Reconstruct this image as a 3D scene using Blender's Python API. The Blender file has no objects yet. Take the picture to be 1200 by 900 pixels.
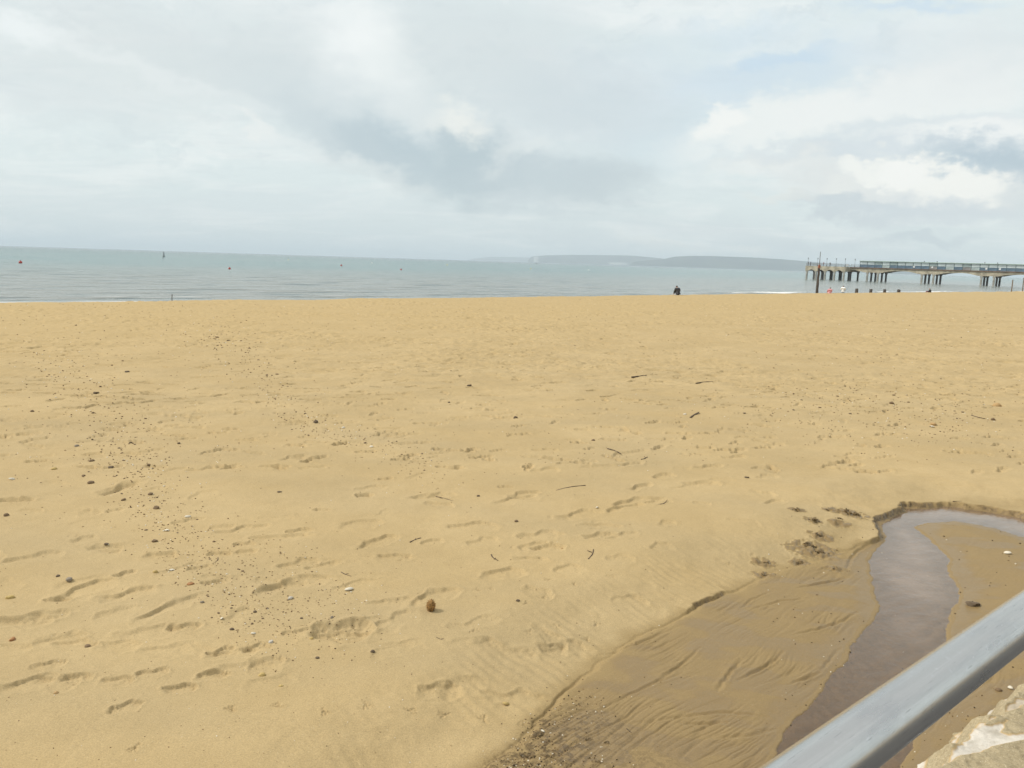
import bpy, bmesh, math, random
import numpy as np
from mathutils import Vector, Matrix

random.seed(7)
RNG = np.random.default_rng(11)
scene = bpy.context.scene
COL = scene.collection
R = math.radians

# ------------------------------------------------------------------ camera frame (photo is 1200 x 900)
FPX = 942.0
ROLL = math.atan(0.0315)
PITCH = R(8.66)
EYE = 2.1
SLOPE = 0.018            # the beach falls gently towards the sea
ZSEA = -1.35
fw = np.array([0, math.cos(PITCH), -math.sin(PITCH)])
_r0 = np.array([1.0, 0, 0])
_u0 = np.cross(_r0, fw)
RT = _r0 * math.cos(ROLL) + _u0 * math.sin(ROLL)
UP = -_r0 * math.sin(ROLL) + _u0 * math.cos(ROLL)
TS = np.array([0.731, 0.682])      # along the shore
NS = np.array([-0.682, 0.731])     # towards the sea


def ray(px, py):
    d = RT * (px - 600) + UP * (450 - py) + fw * FPX
    return d / np.linalg.norm(d)


def G(px, py, off=0.0):
    """where a sight line meets the sloping beach plane (raised by off)"""
    d = ray(px, py)
    k = (off - EYE) / (d[2] + SLOPE * (d[0] * NS[0] + d[1] * NS[1]))
    return np.array([d[0] * k, d[1] * k])


def SEA(px, py):
    d = ray(px, py)
    k = (ZSEA - EYE) / d[2]
    return np.array([d[0] * k, d[1] * k])


def lin(r, g, b):
    f = lambda c: (c / 255 / 12.92) if c / 255 <= 0.04045 else ((c / 255 + 0.055) / 1.055) ** 2.4
    return (f(r), f(g), f(b))


# ------------------------------------------------------------------ numpy noise
_perm = RNG.permutation(512)
_perm = np.concatenate([_perm, _perm, _perm])
_ang = RNG.uniform(0, 2 * math.pi, 512)
_gx, _gy = np.cos(_ang), np.sin(_ang)


def noise(x, y, seed=0):
    x = np.asarray(x, float) + seed * 17.31
    y = np.asarray(y, float) - seed * 9.17
    xi = np.floor(x).astype(np.int64)
    yi = np.floor(y).astype(np.int64)
    xf, yf = x - xi, y - yi
    u = xf * xf * xf * (xf * (xf * 6 - 15) + 10)
    v = yf * yf * yf * (yf * (yf * 6 - 15) + 10)

    def g(ix, iy, dx, dy):
        h = _perm[(_perm[ix & 511] + iy) & 511]
        return _gx[h] * dx + _gy[h] * dy
    a = g(xi, yi, xf, yf)
    b = g(xi + 1, yi, xf - 1, yf)
    c = g(xi, yi + 1, xf, yf - 1)
    d = g(xi + 1, yi + 1, xf - 1, yf - 1)
    return (a + (b - a) * u) + ((c + (d - c) * u) - (a + (b - a) * u)) * v


def fbm(x, y, octv=3, seed=0, gain=0.5):
    s, a = 0, 1.0
    for o in range(octv):
        s = s + a * noise(x * 2.03 ** o, y * 2.03 ** o, seed + o * 3)
        a *= gain
    return s * 1.4


def sst(e0, e1, x):
    t = np.clip((x - e0) / (e1 - e0), 0, 1)
    return t * t * (3 - 2 * t)


def polydist(X, Y, P):
    """distance to a polyline and the running index of the nearest point"""
    best = np.full(X.shape, 1e9)
    par = np.zeros(X.shape)
    for i in range(len(P) - 1):
        ax, ay = P[i]
        bx, by = P[i + 1]
        dx, dy = bx - ax, by - ay
        L2 = dx * dx + dy * dy + 1e-12
        t = np.clip(((X - ax) * dx + (Y - ay) * dy) / L2, 0, 1)
        d = np.hypot(X - ax - t * dx, Y - ay - t * dy)
        m = d < best
        best = np.where(m, d, best)
        par = np.where(m, i + t, par)
    return best, par


def inside(X, Y, P):
    res = np.zeros(X.shape, bool)
    n = len(P)
    for i in range(n):
        ax, ay = P[i]
        bx, by = P[(i + 1) % n]
        if ay == by:
            continue
        c = ((ay > Y) != (by > Y)) & (X < (bx - ax) * (Y - ay) / (by - ay) + ax)
        res ^= c
    return res


def sdpoly(X, Y, P):
    d, par = polydist(X, Y, list(P) + [P[0]])
    return np.where(inside(X, Y, P), d, -d), par


# ------------------------------------------------------------------ materials
class NT:
    def __init__(self, tree):
        self.t = tree
        tree.nodes.clear()

    def n(self, kind, **kw):
        nd = self.t.nodes.new(kind)
        for k, v in kw.items():
            if k.startswith('i_'):
                self.set(nd.inputs[k[2:].replace('_', ' ')], v)
            else:
                setattr(nd, k, v)
        return nd

    def set(self, sock, v):
        if isinstance(v, bpy.types.NodeSocket):
            self.t.links.new(v, sock)
        else:
            if isinstance(v, tuple) and len(v) == 3 and sock.type == 'RGBA':
                v = (*v, 1)
            sock.default_value = v

    def math(self, op, a, b=0.0, c=None, clamp=False):
        nd = self.t.nodes.new('ShaderNodeMath')
        nd.operation = op
        nd.use_clamp = clamp
        self.set(nd.inputs[0], a)
        self.set(nd.inputs[1], b)
        if c is not None:
            self.set(nd.inputs[2], c)
        return nd.outputs[0]

    def mix(self, f, a, b, blend='MIX'):
        nd = self.t.nodes.new('ShaderNodeMix')
        nd.data_type = 'RGBA'
        nd.blend_type = blend
        nd.clamp_factor = True
        self.set(nd.inputs[0], f)
        self.set(nd.inputs[6], a)
        self.set(nd.inputs[7], b)
        return nd.outputs[2]

    def ramp(self, v, a, b, lo=0.0, hi=1.0, smooth=True):
        nd = self.t.nodes.new('ShaderNodeMapRange')
        nd.interpolation_type = 'SMOOTHSTEP' if smooth else 'LINEAR'
        self.set(nd.inputs['Value'], v)
        self.set(nd.inputs['From Min'], a)
        self.set(nd.inputs['From Max'], b)
        self.set(nd.inputs['To Min'], lo)
        self.set(nd.inputs['To Max'], hi)
        return nd.outputs[0]

    def noise(self, vec, scale, detail=2.0, rough=0.5, dist=0.0, color=False):
        nd = self.t.nodes.new('ShaderNodeTexNoise')
        self.t.links.new(vec, nd.inputs['Vector'])
        nd.inputs['Scale'].default_value = scale
        nd.inputs['Detail'].default_value = detail
        nd.inputs['Roughness'].default_value = rough
        nd.inputs['Distortion'].default_value = dist
        return nd.outputs['Color' if color else 'Fac']

    def mapping(self, vec, scale=(1, 1, 1), rot=(0, 0, 0), loc=(0, 0, 0), kind='POINT'):
        nd = self.t.nodes.new('ShaderNodeMapping')
        nd.vector_type = kind
        self.t.links.new(vec, nd.inputs['Vector'])
        nd.inputs['Scale'].default_value = scale
        nd.inputs['Rotation'].default_value = rot
        nd.inputs['Location'].default_value = loc
        return nd.outputs[0]

    def attr(self, name):
        nd = self.t.nodes.new('ShaderNodeAttribute')
        nd.attribute_name = name
        return nd.outputs['Fac']

    def bump(self, h, strength=1.0, dist=0.01, normal=None):
        nd = self.t.nodes.new('ShaderNodeBump')
        self.set(nd.inputs['Height'], h)
        nd.inputs['Strength'].default_value = strength
        nd.inputs['Distance'].default_value = dist
        if normal is not None:
            self.t.links.new(normal, nd.inputs['Normal'])
        return nd.outputs[0]


def new_mat(name):
    m = bpy.data.materials.new(name)
    m.use_nodes = True
    return m, NT(m.node_tree)


def finish(nt, color, rough=0.8, metallic=0.0, normal=None, spec=0.5, **kw):
    p = nt.n('ShaderNodeBsdfPrincipled')
    nt.set(p.inputs['Base Color'], color)
    nt.set(p.inputs['Roughness'], rough)
    nt.set(p.inputs['Metallic'], metallic)
    nt.set(p.inputs['Specular IOR Level'], spec)
    for k, v in kw.items():
        nt.set(p.inputs[k], v)
    if normal is not None:
        nt.set(p.inputs['Normal'], normal)
    o = nt.n('ShaderNodeOutputMaterial')
    nt.t.links.new(p.outputs[0], o.inputs['Surface'])
    return p


def simple_mat(name, col, rough=0.8, var=0.25, scale=6.0, metallic=0.0, bump=0.0):
    m, t = new_mat(name)
    co = t.n('ShaderNodeTexCoord').outputs['Object']
    f = t.noise(co, scale, 4, 0.6)
    dark = tuple(c * (1 - var) for c in col)
    lite = tuple(min(1, c * (1 + var)) for c in col)
    c = t.mix(t.ramp(f, 0.3, 0.7), dark, lite)
    nrm = t.bump(f, 0.6, bump) if bump else None
    finish(t, c, rough, metallic, nrm)
    return m


def sand_material():
    m, t = new_mat('sand')
    co = t.n('ShaderNodeTexCoord').outputs['Object']
    wet0 = t.attr('wet')
    stain = t.attr('stain')
    tint = t.attr('tint')
    n_big = t.noise(co, 0.55, 3, 0.55)
    n_mid = t.noise(co, 5.0, 4, 0.6)
    n_grain = t.noise(co, 420.0, 2, 0.7)
    n_grain2 = t.noise(co, 130.0, 3, 0.7)
    dry = t.mix(t.ramp(n_big, 0.3, 0.7), (0.422, 0.306, 0.148), (0.480, 0.354, 0.180))
    dry = t.mix(t.math('MULTIPLY', t.ramp(n_mid, 0.35, 0.75), 0.35), dry, (0.380, 0.270, 0.124))
    dry = t.mix(t.math('MULTIPLY', tint, 0.35), dry, (0.345, 0.268, 0.150))
    xyz = t.n('ShaderNodeSeparateXYZ')
    t.t.links.new(co, xyz.inputs[0])
    s_out = t.math('ADD', t.math('MULTIPLY', xyz.outputs[0], float(NS[0])), t.math('MULTIPLY', xyz.outputs[1], float(NS[1])))
    dry = t.mix(t.ramp(s_out, 10, 34, 0, .6), dry, (0.455, 0.325, 0.146))
    damp = (0.300, 0.212, 0.095)
    wetc = (0.225, 0.148, 0.058)
    edge = t.math('ADD', wet0, t.math('MULTIPLY', t.math('SUBTRACT', n_mid, 0.5), 0.25))
    c = t.mix(t.ramp(edge, 0.1, 0.5), dry, damp)
    c = t.mix(t.ramp(edge, 0.5, 1.0), c, wetc)
    grain = t.math('ADD', t.math('MULTIPLY', n_grain, 0.5), t.math('MULTIPLY', n_grain2, 0.5))
    c = t.mix(0.95, c, t.n('ShaderNodeCombineColor', i_Red=grain, i_Green=grain, i_Blue=grain).outputs[0], 'OVERLAY')
    c = t.mix(0.10, c, (0.55, 0.42, 0.24))
    # dark mineral specks and pale shell grains
    sp = t.noise(co, 190.0, 1, 0.4)
    c = t.mix(t.math('MULTIPLY', t.ramp(sp, 0.70, 0.78), 0.5), c, (0.14, 0.09, 0.05))
    sp2 = t.noise(t.mapping(co, loc=(5, 3, 1)), 170.0, 1, 0.4)
    c = t.mix(t.math('MULTIPLY', t.ramp(sp2, 0.72, 0.78), 0.5), c, (0.72, 0.64, 0.48))
    c = t.mix(t.ramp(edge, 0.15, 1.1, 0.0, 0.42), c, wetc)
    # peaty organic stain left by the stream, and dark patches on the bank face
    st = t.math('MULTIPLY', stain, t.ramp(t.noise(co, 26.0, 5, 0.75), 0.44, 0.60))
    c = t.mix(t.math('MULTIPLY', st, 0.9), c, (0.045, 0.028, 0.016))
    rough = t.ramp(edge, 0.45, 1.05, 0.92, 0.36)
    b = t.bump(n_grain, 0.35, 0.0015)
    b = t.bump(n_grain2, 0.5, 0.004, b)
    finish(t, c, rough, 0, b, t.ramp(edge, 0.4, 1.0, 0.15, 0.34))
    return m


def build_mesh(name, verts, faces_quads, mat=None, smooth=True, attrs=None):
    """verts (n,3), faces (m,4) numpy"""
    me = bpy.data.meshes.new(name)
    nv, nf = len(verts), len(faces_quads)
    k = faces_quads.shape[1]
    me.vertices.add(nv)
    me.vertices.foreach_set('co', np.ascontiguousarray(verts, dtype=np.float32).ravel())
    me.loops.add(nf * k)
    me.loops.foreach_set('vertex_index', np.ascontiguousarray(faces_quads, dtype=np.int32).ravel())
    me.polygons.add(nf)
    me.polygons.foreach_set('loop_start', np.arange(0, nf * k, k, dtype=np.int32))
    me.polygons.foreach_set('loop_total', np.full(nf, k, dtype=np.int32))
    me.polygons.foreach_set('use_smooth', np.full(nf, smooth, dtype=bool))
    for an, av in (attrs or {}).items():
        a = me.attributes.new(an, 'FLOAT', 'POINT')
        a.data.foreach_set('value', np.ascontiguousarray(av, dtype=np.float32).ravel())
    me.update(calc_edges=True)
    me.validate()
    if mat:
        me.materials.append(mat)
    return me


def grid_faces(nr, nc, wrap=False):
    i = np.arange(nr - 1)[:, None] * nc
    if wrap:
        j = np.arange(nc)[None, :]
        j2 = (j + 1) % nc
    else:
        j = np.arange(nc - 1)[None, :]
        j2 = j + 1
    return np.stack([i + j, i + j2, i + nc + j2, i + nc + j], -1).reshape(-1, 4)


def link(name, me, parent=None, loc=(0, 0, 0), rotz=0.0):
    o = bpy.data.objects.new(name, me)
    COL.objects.link(o)
    o.location = loc
    o.rotation_euler = (0, 0, rotz)
    if parent:
        o.parent = parent
    return o


def structure(o):
    o['kind'] = 'structure'
    return o


def tag(o, label, cat, group=None, kind=None):
    o['label'] = label
    o['category'] = cat
    if group:
        o['group'] = group
    if kind:
        o['kind'] = kind
    return o


def empty(name, loc=(0, 0, 0), rotz=0.0):
    o = bpy.data.objects.new(name, None)
    o.empty_display_size = 0.2
    COL.objects.link(o)
    o.location = loc
    o.rotation_euler = (0, 0, rotz)
    return o


def bm_obj(name, bm, mat, parent=None, smooth=False, loc=(0, 0, 0), rotz=0.0):
    me = bpy.data.meshes.new(name)
    bm.normal_update()
    bm.to_mesh(me)
    bm.free()
    if smooth:
        me.polygons.foreach_set('use_smooth', [True] * len(me.polygons))
    me.materials.append(mat)
    return link(name, me, parent, loc, rotz)


def add_box(bm, c, s, rot=None):
    g = bmesh.ops.create_cube(bm, size=1.0)
    M = Matrix.Translation(c) @ (rot.to_4x4() if rot else Matrix()) @ Matrix.Diagonal((*s, 1))
    bmesh.ops.transform(bm, matrix=M, verts=g['verts'])
    return g['verts']


def add_cyl(bm, p0, p1, r0, r1=None, seg=10):
    p0, p1 = Vector(p0), Vector(p1)
    d = p1 - p0
    g = bmesh.ops.create_cone(bm, cap_ends=True, segments=seg, radius1=r0, radius2=r0 if r1 is None else r1, depth=d.length)
    q = Vector((0, 0, 1)).rotation_difference(d.normalized())
    bmesh.ops.transform(bm, matrix=Matrix.Translation((p0 + p1) / 2) @ q.to_matrix().to_4x4(), verts=g['verts'])
    return g['verts']


def add_prism(bm, outline, axis_vec, x_vec, z_vec, origin):
    """outline of (x,z) swept along axis_vec"""
    o, a, X, Z = Vector(origin), Vector(axis_vec), Vector(x_vec), Vector(z_vec)
    v0 = [bm.verts.new(o + X * x + Z * z) for x, z in outline]
    v1 = [bm.verts.new(o + X * x + Z * z + a) for x, z in outline]
    n = len(outline)
    bm.faces.new(v0)
    bm.faces.new(list(reversed(v1)))
    for i in range(n):
        bm.faces.new([v0[(i + 1) % n], v0[i], v1[i], v1[(i + 1) % n]])
    bmesh.ops.recalc_face_normals(bm, faces=bm.faces[:])


# ================================================================== THE BEACH
tanr = np.concatenate([np.linspace(0.78, 0.16, 720), np.linspace(0.16, 0.03, 430)[1:], np.linspace(0.03, 0.0125, 60)[1:]])
r_rows = np.concatenate([[0.05, 0.4, 0.9, 1.4, 1.9, 2.3], EYE / tanr, np.geomspace(175, 900, 24)])
az_in = np.linspace(R(-40), R(40), 1180)
az_out = np.linspace(R(40), R(320), 112)[1:-1]
az_cols = np.concatenate([az_in, az_out])
RR, AZ = np.meshgrid(r_rows, az_cols, indexing='ij')
X = RR * np.sin(AZ)
Y = RR * np.cos(AZ)
S = X * NS[0] + Y * NS[1]
T = X * TS[0] + Y * TS[1]
H = np.zeros_like(X)       # height above the sloping plane
WET = np.zeros_like(X)
STAIN = np.zeros_like(X)
TINT = np.zeros_like(X)

far = sst(8, 26, RR) * np.clip(0.62 + 0.9 * fbm(X / 7.0, Y / 5.0, 2, 18), 0.2, 1.3)
damp_u = np.clip(1 - RR / 160, 0, 1)
H += 0.045 * fbm(X / 5.0, Y / 5.0, 2, 1) * damp_u + 0.012 * fbm(X / 1.3, Y / 1.3, 2, 5)
tr = fbm(X / 0.42, Y / 0.42, 4, 9, .6)
H += (0.0040 + 0.036 * far) * tr * np.clip(1.2 - RR / 240, 0.3, 1)
dim = noise(X / 0.50, Y / 0.32, 21)
H -= (0.0015 + 0.062 * far) * sst(0.24, 0.5, dim)
H += 0.0011 * noise(X / 0.045, Y / 0.045, 33) * (RR < 14)
TINT = np.clip(0.30 + 0.9 * fbm(X / 1.7, Y / 0.8, 3, 44), 0, 1) * (1 - 0.8 * sst(12, 30, RR))

# ---- stream channel (all traced on the ground plane)
near = (RR < 16) & (np.abs(AZ) < R(60))
ii = np.where(near)
xn, yn = X[ii], Y[ii]
wob = 0.035 * fbm(xn / 0.22, yn / 0.22, 3, 51)
wob2 = 0.05 * fbm(xn / 0.5, yn / 0.5, 2, 57)

Wpx = [(500, 925, .0), (545, 897, .003), (590, 868, .006), (632, 830, .014), (660, 800, .016), (690, 775, .006), (740, 738, .006),
       (800, 714, .010), (815, 704, .030), (840, 690, .030), (862, 684, .012), (900, 664, .004), (960, 648, .004), (1005, 632, .012), (1031, 624, .035),
       (1025, 606, .042), (1045, 596, .036), (1062, 587, .042), (1085, 586.5, .032), (1106, 584.5, .026), (1130, 587, .034), (1155, 590, .036), (1180, 595, .030),
       (1200, 598, .042), (1260, 606, .04), (1400, 640, .04)]
Wp = [tuple(G(a, b, -.07)) for a, b, c in Wpx]
Wsc = np.array([c for a, b, c in Wpx])
Wpoly = Wp + [(9, 6), (6, 0.0), (0.6, -0.6), (-0.6, 0.6), (-0.6, 2.2)]
sdW, _ = sdpoly(xn, yn, Wpoly)
dW, parW = polydist(xn, yn, Wp)
sc = np.interp(parW, np.arange(len(Wsc)), Wsc)
# ragged bank
rag = 0.034 * fbm(xn / 0.16, yn / 0.16, 3, 63, .5) * np.clip(sc / 0.035, 0.4, 1.3)
sw = sdW + rag + 0.4 * wob
BASE = -0.128
slope_out = sst(-0.75, 0.03, sw + wob2)       # gentle slope down towards the wet ground
hch = (BASE + sc) * slope_out
hch -= sc * sst(-0.006, 0.012, sw)
flat = sst(-0.35, 0.05, sw)
Hn = H[ii] * (1 - 0.9 * flat) + hch

Spx = [(1200, 604.5), (1150, 597), (1106, 588.5), (1064, 592), (1047, 600), (1031, 610), (1035, 622), (1038, 634), (1022, 648), (1019, 665), (1023, 690), (1031, 712), (1022, 728),
       (1006, 744), (997, 762), (988, 780), (968, 802), (950, 824), (928, 848), (908, 880), (895, 925), (1040, 925), (1080, 850), (1095, 790), (1112, 760), (1109, 738), (1113, 722),
       (1122, 706), (1124, 690), (1110, 668), (1112, 655), (1098, 640), (1078, 622), (1070, 617), (1088, 613), (1120, 611), (1160, 618), (1200, 630), (1400, 700), (1400, 640)]
OFFS = -0.142
Sp = [tuple(G(a, b, OFFS)) for a, b in Spx]
sdS, _ = sdpoly(xn, yn, Sp)
sds = sdS + 0.5 * wob + 0.008 * fbm(xn / 0.09, yn / 0.09, 2, 71)
HW = -0.142                                   # water level above the plane
bank = HW + 0.018 * (1 - np.exp(np.clip(sds, -5, 0) / 0.35)) * 2.2 + 0.003
bedd = HW - 0.022 * sst(0, 0.22, sds) - 0.002
floor_h = np.where(sds > 0, bedd, bank)
wz = sst(0.0, 0.06, sw)
Hn = np.where(wz > 0, Hn * (1 - wz) + floor_h * wz, Hn)
# wet ground: washed rills
p_a, p_b = G(1000, 650, -.1), G(680, 835, -.1)
fd = (p_b - p_a) / np.linalg.norm(p_b - p_a)
fl = xn * fd[0] + yn * fd[1]
cr = -xn * fd[1] + yn * fd[0]
warp = 0.06 * fbm(xn / 1.0, yn / 1.0, 2, 81) + 0.006 * noise(xn / 0.1, yn / 0.1, 83)
r1 = np.abs(noise(fl * 0.9, (cr + warp) * 12.0, 85) + .25 * noise(fl * 2.2, cr * 20, 86))
r2 = np.abs(noise(fl * 1.9, (cr + warp * 1.2) * 34.0, 88))
rill = sst(0.0, 0.16, r1) * 0.0045 + sst(0.0, 0.14, r2) * 0.0032
rmask = wz * sst(0.02, -0.12, sds) * np.clip(0.55 + 1.4 * fbm(xn / 0.6, yn / 0.6, 2, 91), 0.1, 1.2)
leftside = sst(0.4, -0.2, (xn - G(1060, 700, -.1)[0]))
Hn += (rill - 0.009) * rmask * (0.25 + 0.75 * leftside)
Hn += 0.004 * fbm(xn / 0.3, yn / 0.3, 3, 95) * wz * sst(0.05, -0.1, sds)
# single deeper grooves in the wash
for pts, dep, wd in [([(840, 812), (853, 793), (868, 774)], .009, .010), ([(866, 798), (890, 786), (908, 774), (917, 764)], .010, .009),
                     ([(934, 691), (955, 686), (976, 681), (990, 676)], .014, .010), ([(925, 800), (945, 793), (960, 786)], .010, .009),
                     ([(960, 786), (972, 772), (986, 756)], .005, .009), ([(798, 849), (826, 849), (850, 846)], .009, .010),
                     ([(992, 669), (996, 656), (1004, 645), (1016, 638), (1030, 633)], .011, .010), ([(880, 716), (915, 706), (945, 702)], .008, .008),
                     ([(770, 802), (800, 780), (820, 762)], .008, .009), ([(690, 842), (735, 818), (770, 802), (790, 795)], .007, .009),
                     ([(700, 768), (735, 762), (800, 735)], .006, .008), ([(740, 851), (790, 843), (850, 835), (900, 838)], .006, .010),
                     ([(835, 865), (880, 860), (910, 850)], .006, .010), ([(868, 715), (880, 705), (905, 695)], .007, .008),
                     ([(930, 745), (955, 738), (985, 728), (1005, 716)], .009, .009), ([(950, 672), (975, 664), (992, 668)], .007, .008)]:
    P = [tuple(G(a, b, -.12)) for a, b in pts]
    d, par = polydist(xn + 0.012 * noise(xn / .06, yn / .06, 3), yn + 0.012 * noise(xn / .06, yn / .06, 4), P)
    k = np.sin(np.clip(par / (len(P) - 1), 0.04, 0.96) * math.pi) ** 0.6
    Hn -= dep * k * np.exp(-(d / wd) ** 2)
    Hn += 0.3 * dep * k * np.exp(-((d - 2.2 * wd) / wd) ** 2)
wetn = np.clip(0.62 * sst(-1, 1, (sw + 0.5 * wob - .02) / np.where(sc > .02, .05, .22 + .8 * np.abs(wob2))) + 0.20 * sst(-0.25, 0.0, sw + wob2) * 0.8, 0, 0.72)
wetn = wetn + 0.38 * sst(-0.20, -0.01, sds + wob) * sst(-0.01, 0.02, sw)
wetn = wetn + 0.22 * sst(0.0, 0.35, fbm(xn / 0.5, yn / 0.25, 3, 99)) * sst(0, 0.1, sw)
face = np.exp(-((sw - 0.004) / 0.020) ** 2) * sst(0.020, 0.034, sc * (1 + 0.5 * noise(xn / .12, yn / .12, 66)))
wetn = np.maximum(wetn, 1.25 * face)
# damp apron above the bank at the head of the stream
ap, _ = sdpoly(xn, yn, [tuple(G(a, b)) for a, b in [(875, 640), (960, 600), (1040, 575), (1120, 568), (1230, 575), (1230, 600), (1040, 600), (1020, 640), (890, 675)]])
wetn = np.maximum(wetn, 0.30 * sst(-0.1, 0.35, ap + wob2))
stn = np.zeros_like(wetn)
for cx, cy, rx, st in [(640, 872, .30, .75), (600, 892, .25, .75), (625, 838, .12, .8), (700, 880, .30, .35), (690, 845, .20, .55), (575, 905, .25, .9), (760, 890, .25, .3)]:
    c = G(cx, cy, -.08)
    stn = np.maximum(stn, st * np.exp(-(((xn - c[0]) ** 2 + (yn - c[1]) ** 2) / rx ** 2)))
stn *= sst(-0.06, 0.06, sw)
c = G(700, 878, -.1)
bp = np.exp(-(((xn - c[0]) / .24) ** 2 + ((yn - c[1]) / .13) ** 2)) + 0.35 * fbm(xn / .12, yn / .12, 3, 103)
wetn = np.maximum(wetn, 1.05 * sst(0.45, 0.62, bp))
# wind ripples along the outer slope of the channel
q0, q1 = G(683, 640), G(815, 688)
rd = (q1 - q0) / np.linalg.norm(q1 - q0)
ph = (-xn * rd[1] + yn * rd[0])
ph = ph + 0.05 * fbm(xn / 0.6, yn / 0.6, 2, 111) + 0.010 * noise(xn / 0.12, yn / 0.12, 113)
band = sst(-0.95, -0.25, sw) * (0.45 + 0.55 * sst(2.9, 4.2, np.hypot(xn, yn))) * sst(0.02, -0.10, sw)
brk = np.clip(0.5 + 1.3 * fbm(xn / 0.35, yn / 0.35, 2, 115), 0.0, 1.0)
wl = 0.075
tri = 2 * np.abs(((ph / wl) % 1.0) - 0.5)
rip = (np.sin(2 * math.pi * ph / wl) * 0.5 + tri * 0.5)
Hn += 0.0058 * band * brk * rip
ang2 = R(14)
ph2 = -xn * math.sin(ang2) * -1 + yn * math.cos(ang2) + 0.06 * fbm(xn / .7, yn / .7, 2, 117)
c = G(1000, 545)
m2 = np.exp(-(((xn - c[0]) / 2.0) ** 2 + ((yn - c[1]) / 1.1) ** 2)) * np.clip(0.5 + fbm(xn / .6, yn / .6, 2, 119), 0, 1)
Hn += 0.0085 * m2 * np.sin(2 * math.pi * ph2 / 0.105) * sst(0.0, -0.3, sw)
Hn += 0.0010 * np.sin(2 * math.pi * ph / 0.09) * sst(-0.6, -1.2, sw) * np.clip(fbm(xn / 1.1, yn / 1.1, 2, 121), 0, 1)
H[ii] = Hn
wetn = np.where(sds > -.03, np.minimum(wetn, 0.80 + .25 * face), wetn)
WET[ii] = np.clip(wetn, 0, 1.25)
STAIN[ii] = np.maximum(stn, 0.80 * np.exp(-((sw - 0.006) / 0.022) ** 2) * sst(0.024, 0.036, sc))


# ---- foot prints
def patch(cx, cy, rad):
    r = math.hypot(cx, cy)
    a = math.atan2(cx, cy)
    i0 = np.searchsorted(r_rows, r - rad)
    i1 = np.searchsorted(r_rows, r + rad) + 1
    da = rad / max(r, 0.5)
    j0 = np.searchsorted(az_in, a - da)
    j1 = np.searchsorted(az_in, a + da) + 1
    return slice(max(i0, 0), i1), slice(max(j0, 0), min(j1, len(az_in)))


def foot(cx, cy, dx, dy, L, W, D, near_soft=0.55, far_soft=0.14, seed=0, tread=False):
    sl = patch(cx, cy, L * 0.95)
    x, y = X[sl] - cx, Y[sl] - cy
    if x.size == 0:
        return
    if -dy * 0 + dx * 0 + (dx * cy - dy * cx) < 0:      # the across axis points away from the viewer's side
        dx, dy = -dx, -dy
    a = x * dx + y * dy
    b = -x * dy + y * dx
    n1 = noise(X[sl] / (0.30 * L), Y[sl] / (0.30 * L), 131 + seed % 7)
    n2 = noise(X[sl] / (0.09 * L), Y[sl] / (0.09 * L), 137 + seed % 5)
    n3 = noise(X[sl] / 0.035, Y[sl] / 0.035, 149 + seed % 3)
    a = a + 0.14 * L * n1 + 0.012 * n2
    b = b + 0.17 * L * noise(X[sl] / (.38 * L), Y[sl] / (.38 * L), 151 + seed % 9) + 0.008 * n2 + .002 * n3
    ua = np.clip(2 * a / L, -1.6, 1.6)
    w = W * 0.5 * (0.86 + 0.16 * np.cos(math.pi * (ua * 1.25 - 0.45)))
    rho = (np.abs(ua) ** 3.2 + np.abs(b / w) ** 2.3) ** 0.4
    soft = np.where(b > 0, far_soft, near_soft)
    blend = sst(-0.02, 0.02, b)
    soft = near_soft + (far_soft - near_soft) * blend
    pit = sst(1 + soft * 0.45, 1 - soft, rho)
    rim = np.exp(-((rho - 1.18) / 0.17) ** 2) * (0.55 + 0.45 * np.sign(b) * 0.4)
    inner = 0.40 * n2 + 0.25 * n1 + .22 * n3
    arch = 0.35 * np.exp(-((ua - 0.1) / 0.28) ** 2) * sst(1, 0.3, rho)
    dh = -D * pit * (0.55 + 0.45 * np.clip(0.5 + b / w, 0, 1.0)) * (1 + 0.4 * n1) * (1.15 - np.clip(inner, -0.5, 0.5) - arch * 0.7) + D * 0.50 * rim * (1 + 1.2 * n1)
    if tread:
        dh = dh + 0.0035 * pit * np.sin(2 * math.pi * (a + 0.4 * b) / 0.020) * sst(0.05, -0.3, ua)
    H[sl] += dh


def foot_px(px, py, lpx, rise=0.0, D=0.016, seed=0, **kw):
    """a print lpx wide in the photo, its line rising by `rise` px"""
    p0, p1 = G(px - lpx / 2, py + rise / 2), G(px + lpx / 2, py - rise / 2)
    d = p1 - p0
    L = np.linalg.norm(d)
    c = (p0 + p1) / 2
    d /= L
    L = min(max(L, 0.16), 0.55)
    foot(c[0], c[1], d[0], d[1], L, min(random.uniform(.50, .80) * L, random.uniform(.15, .23)), D, seed=seed, **kw)


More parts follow.
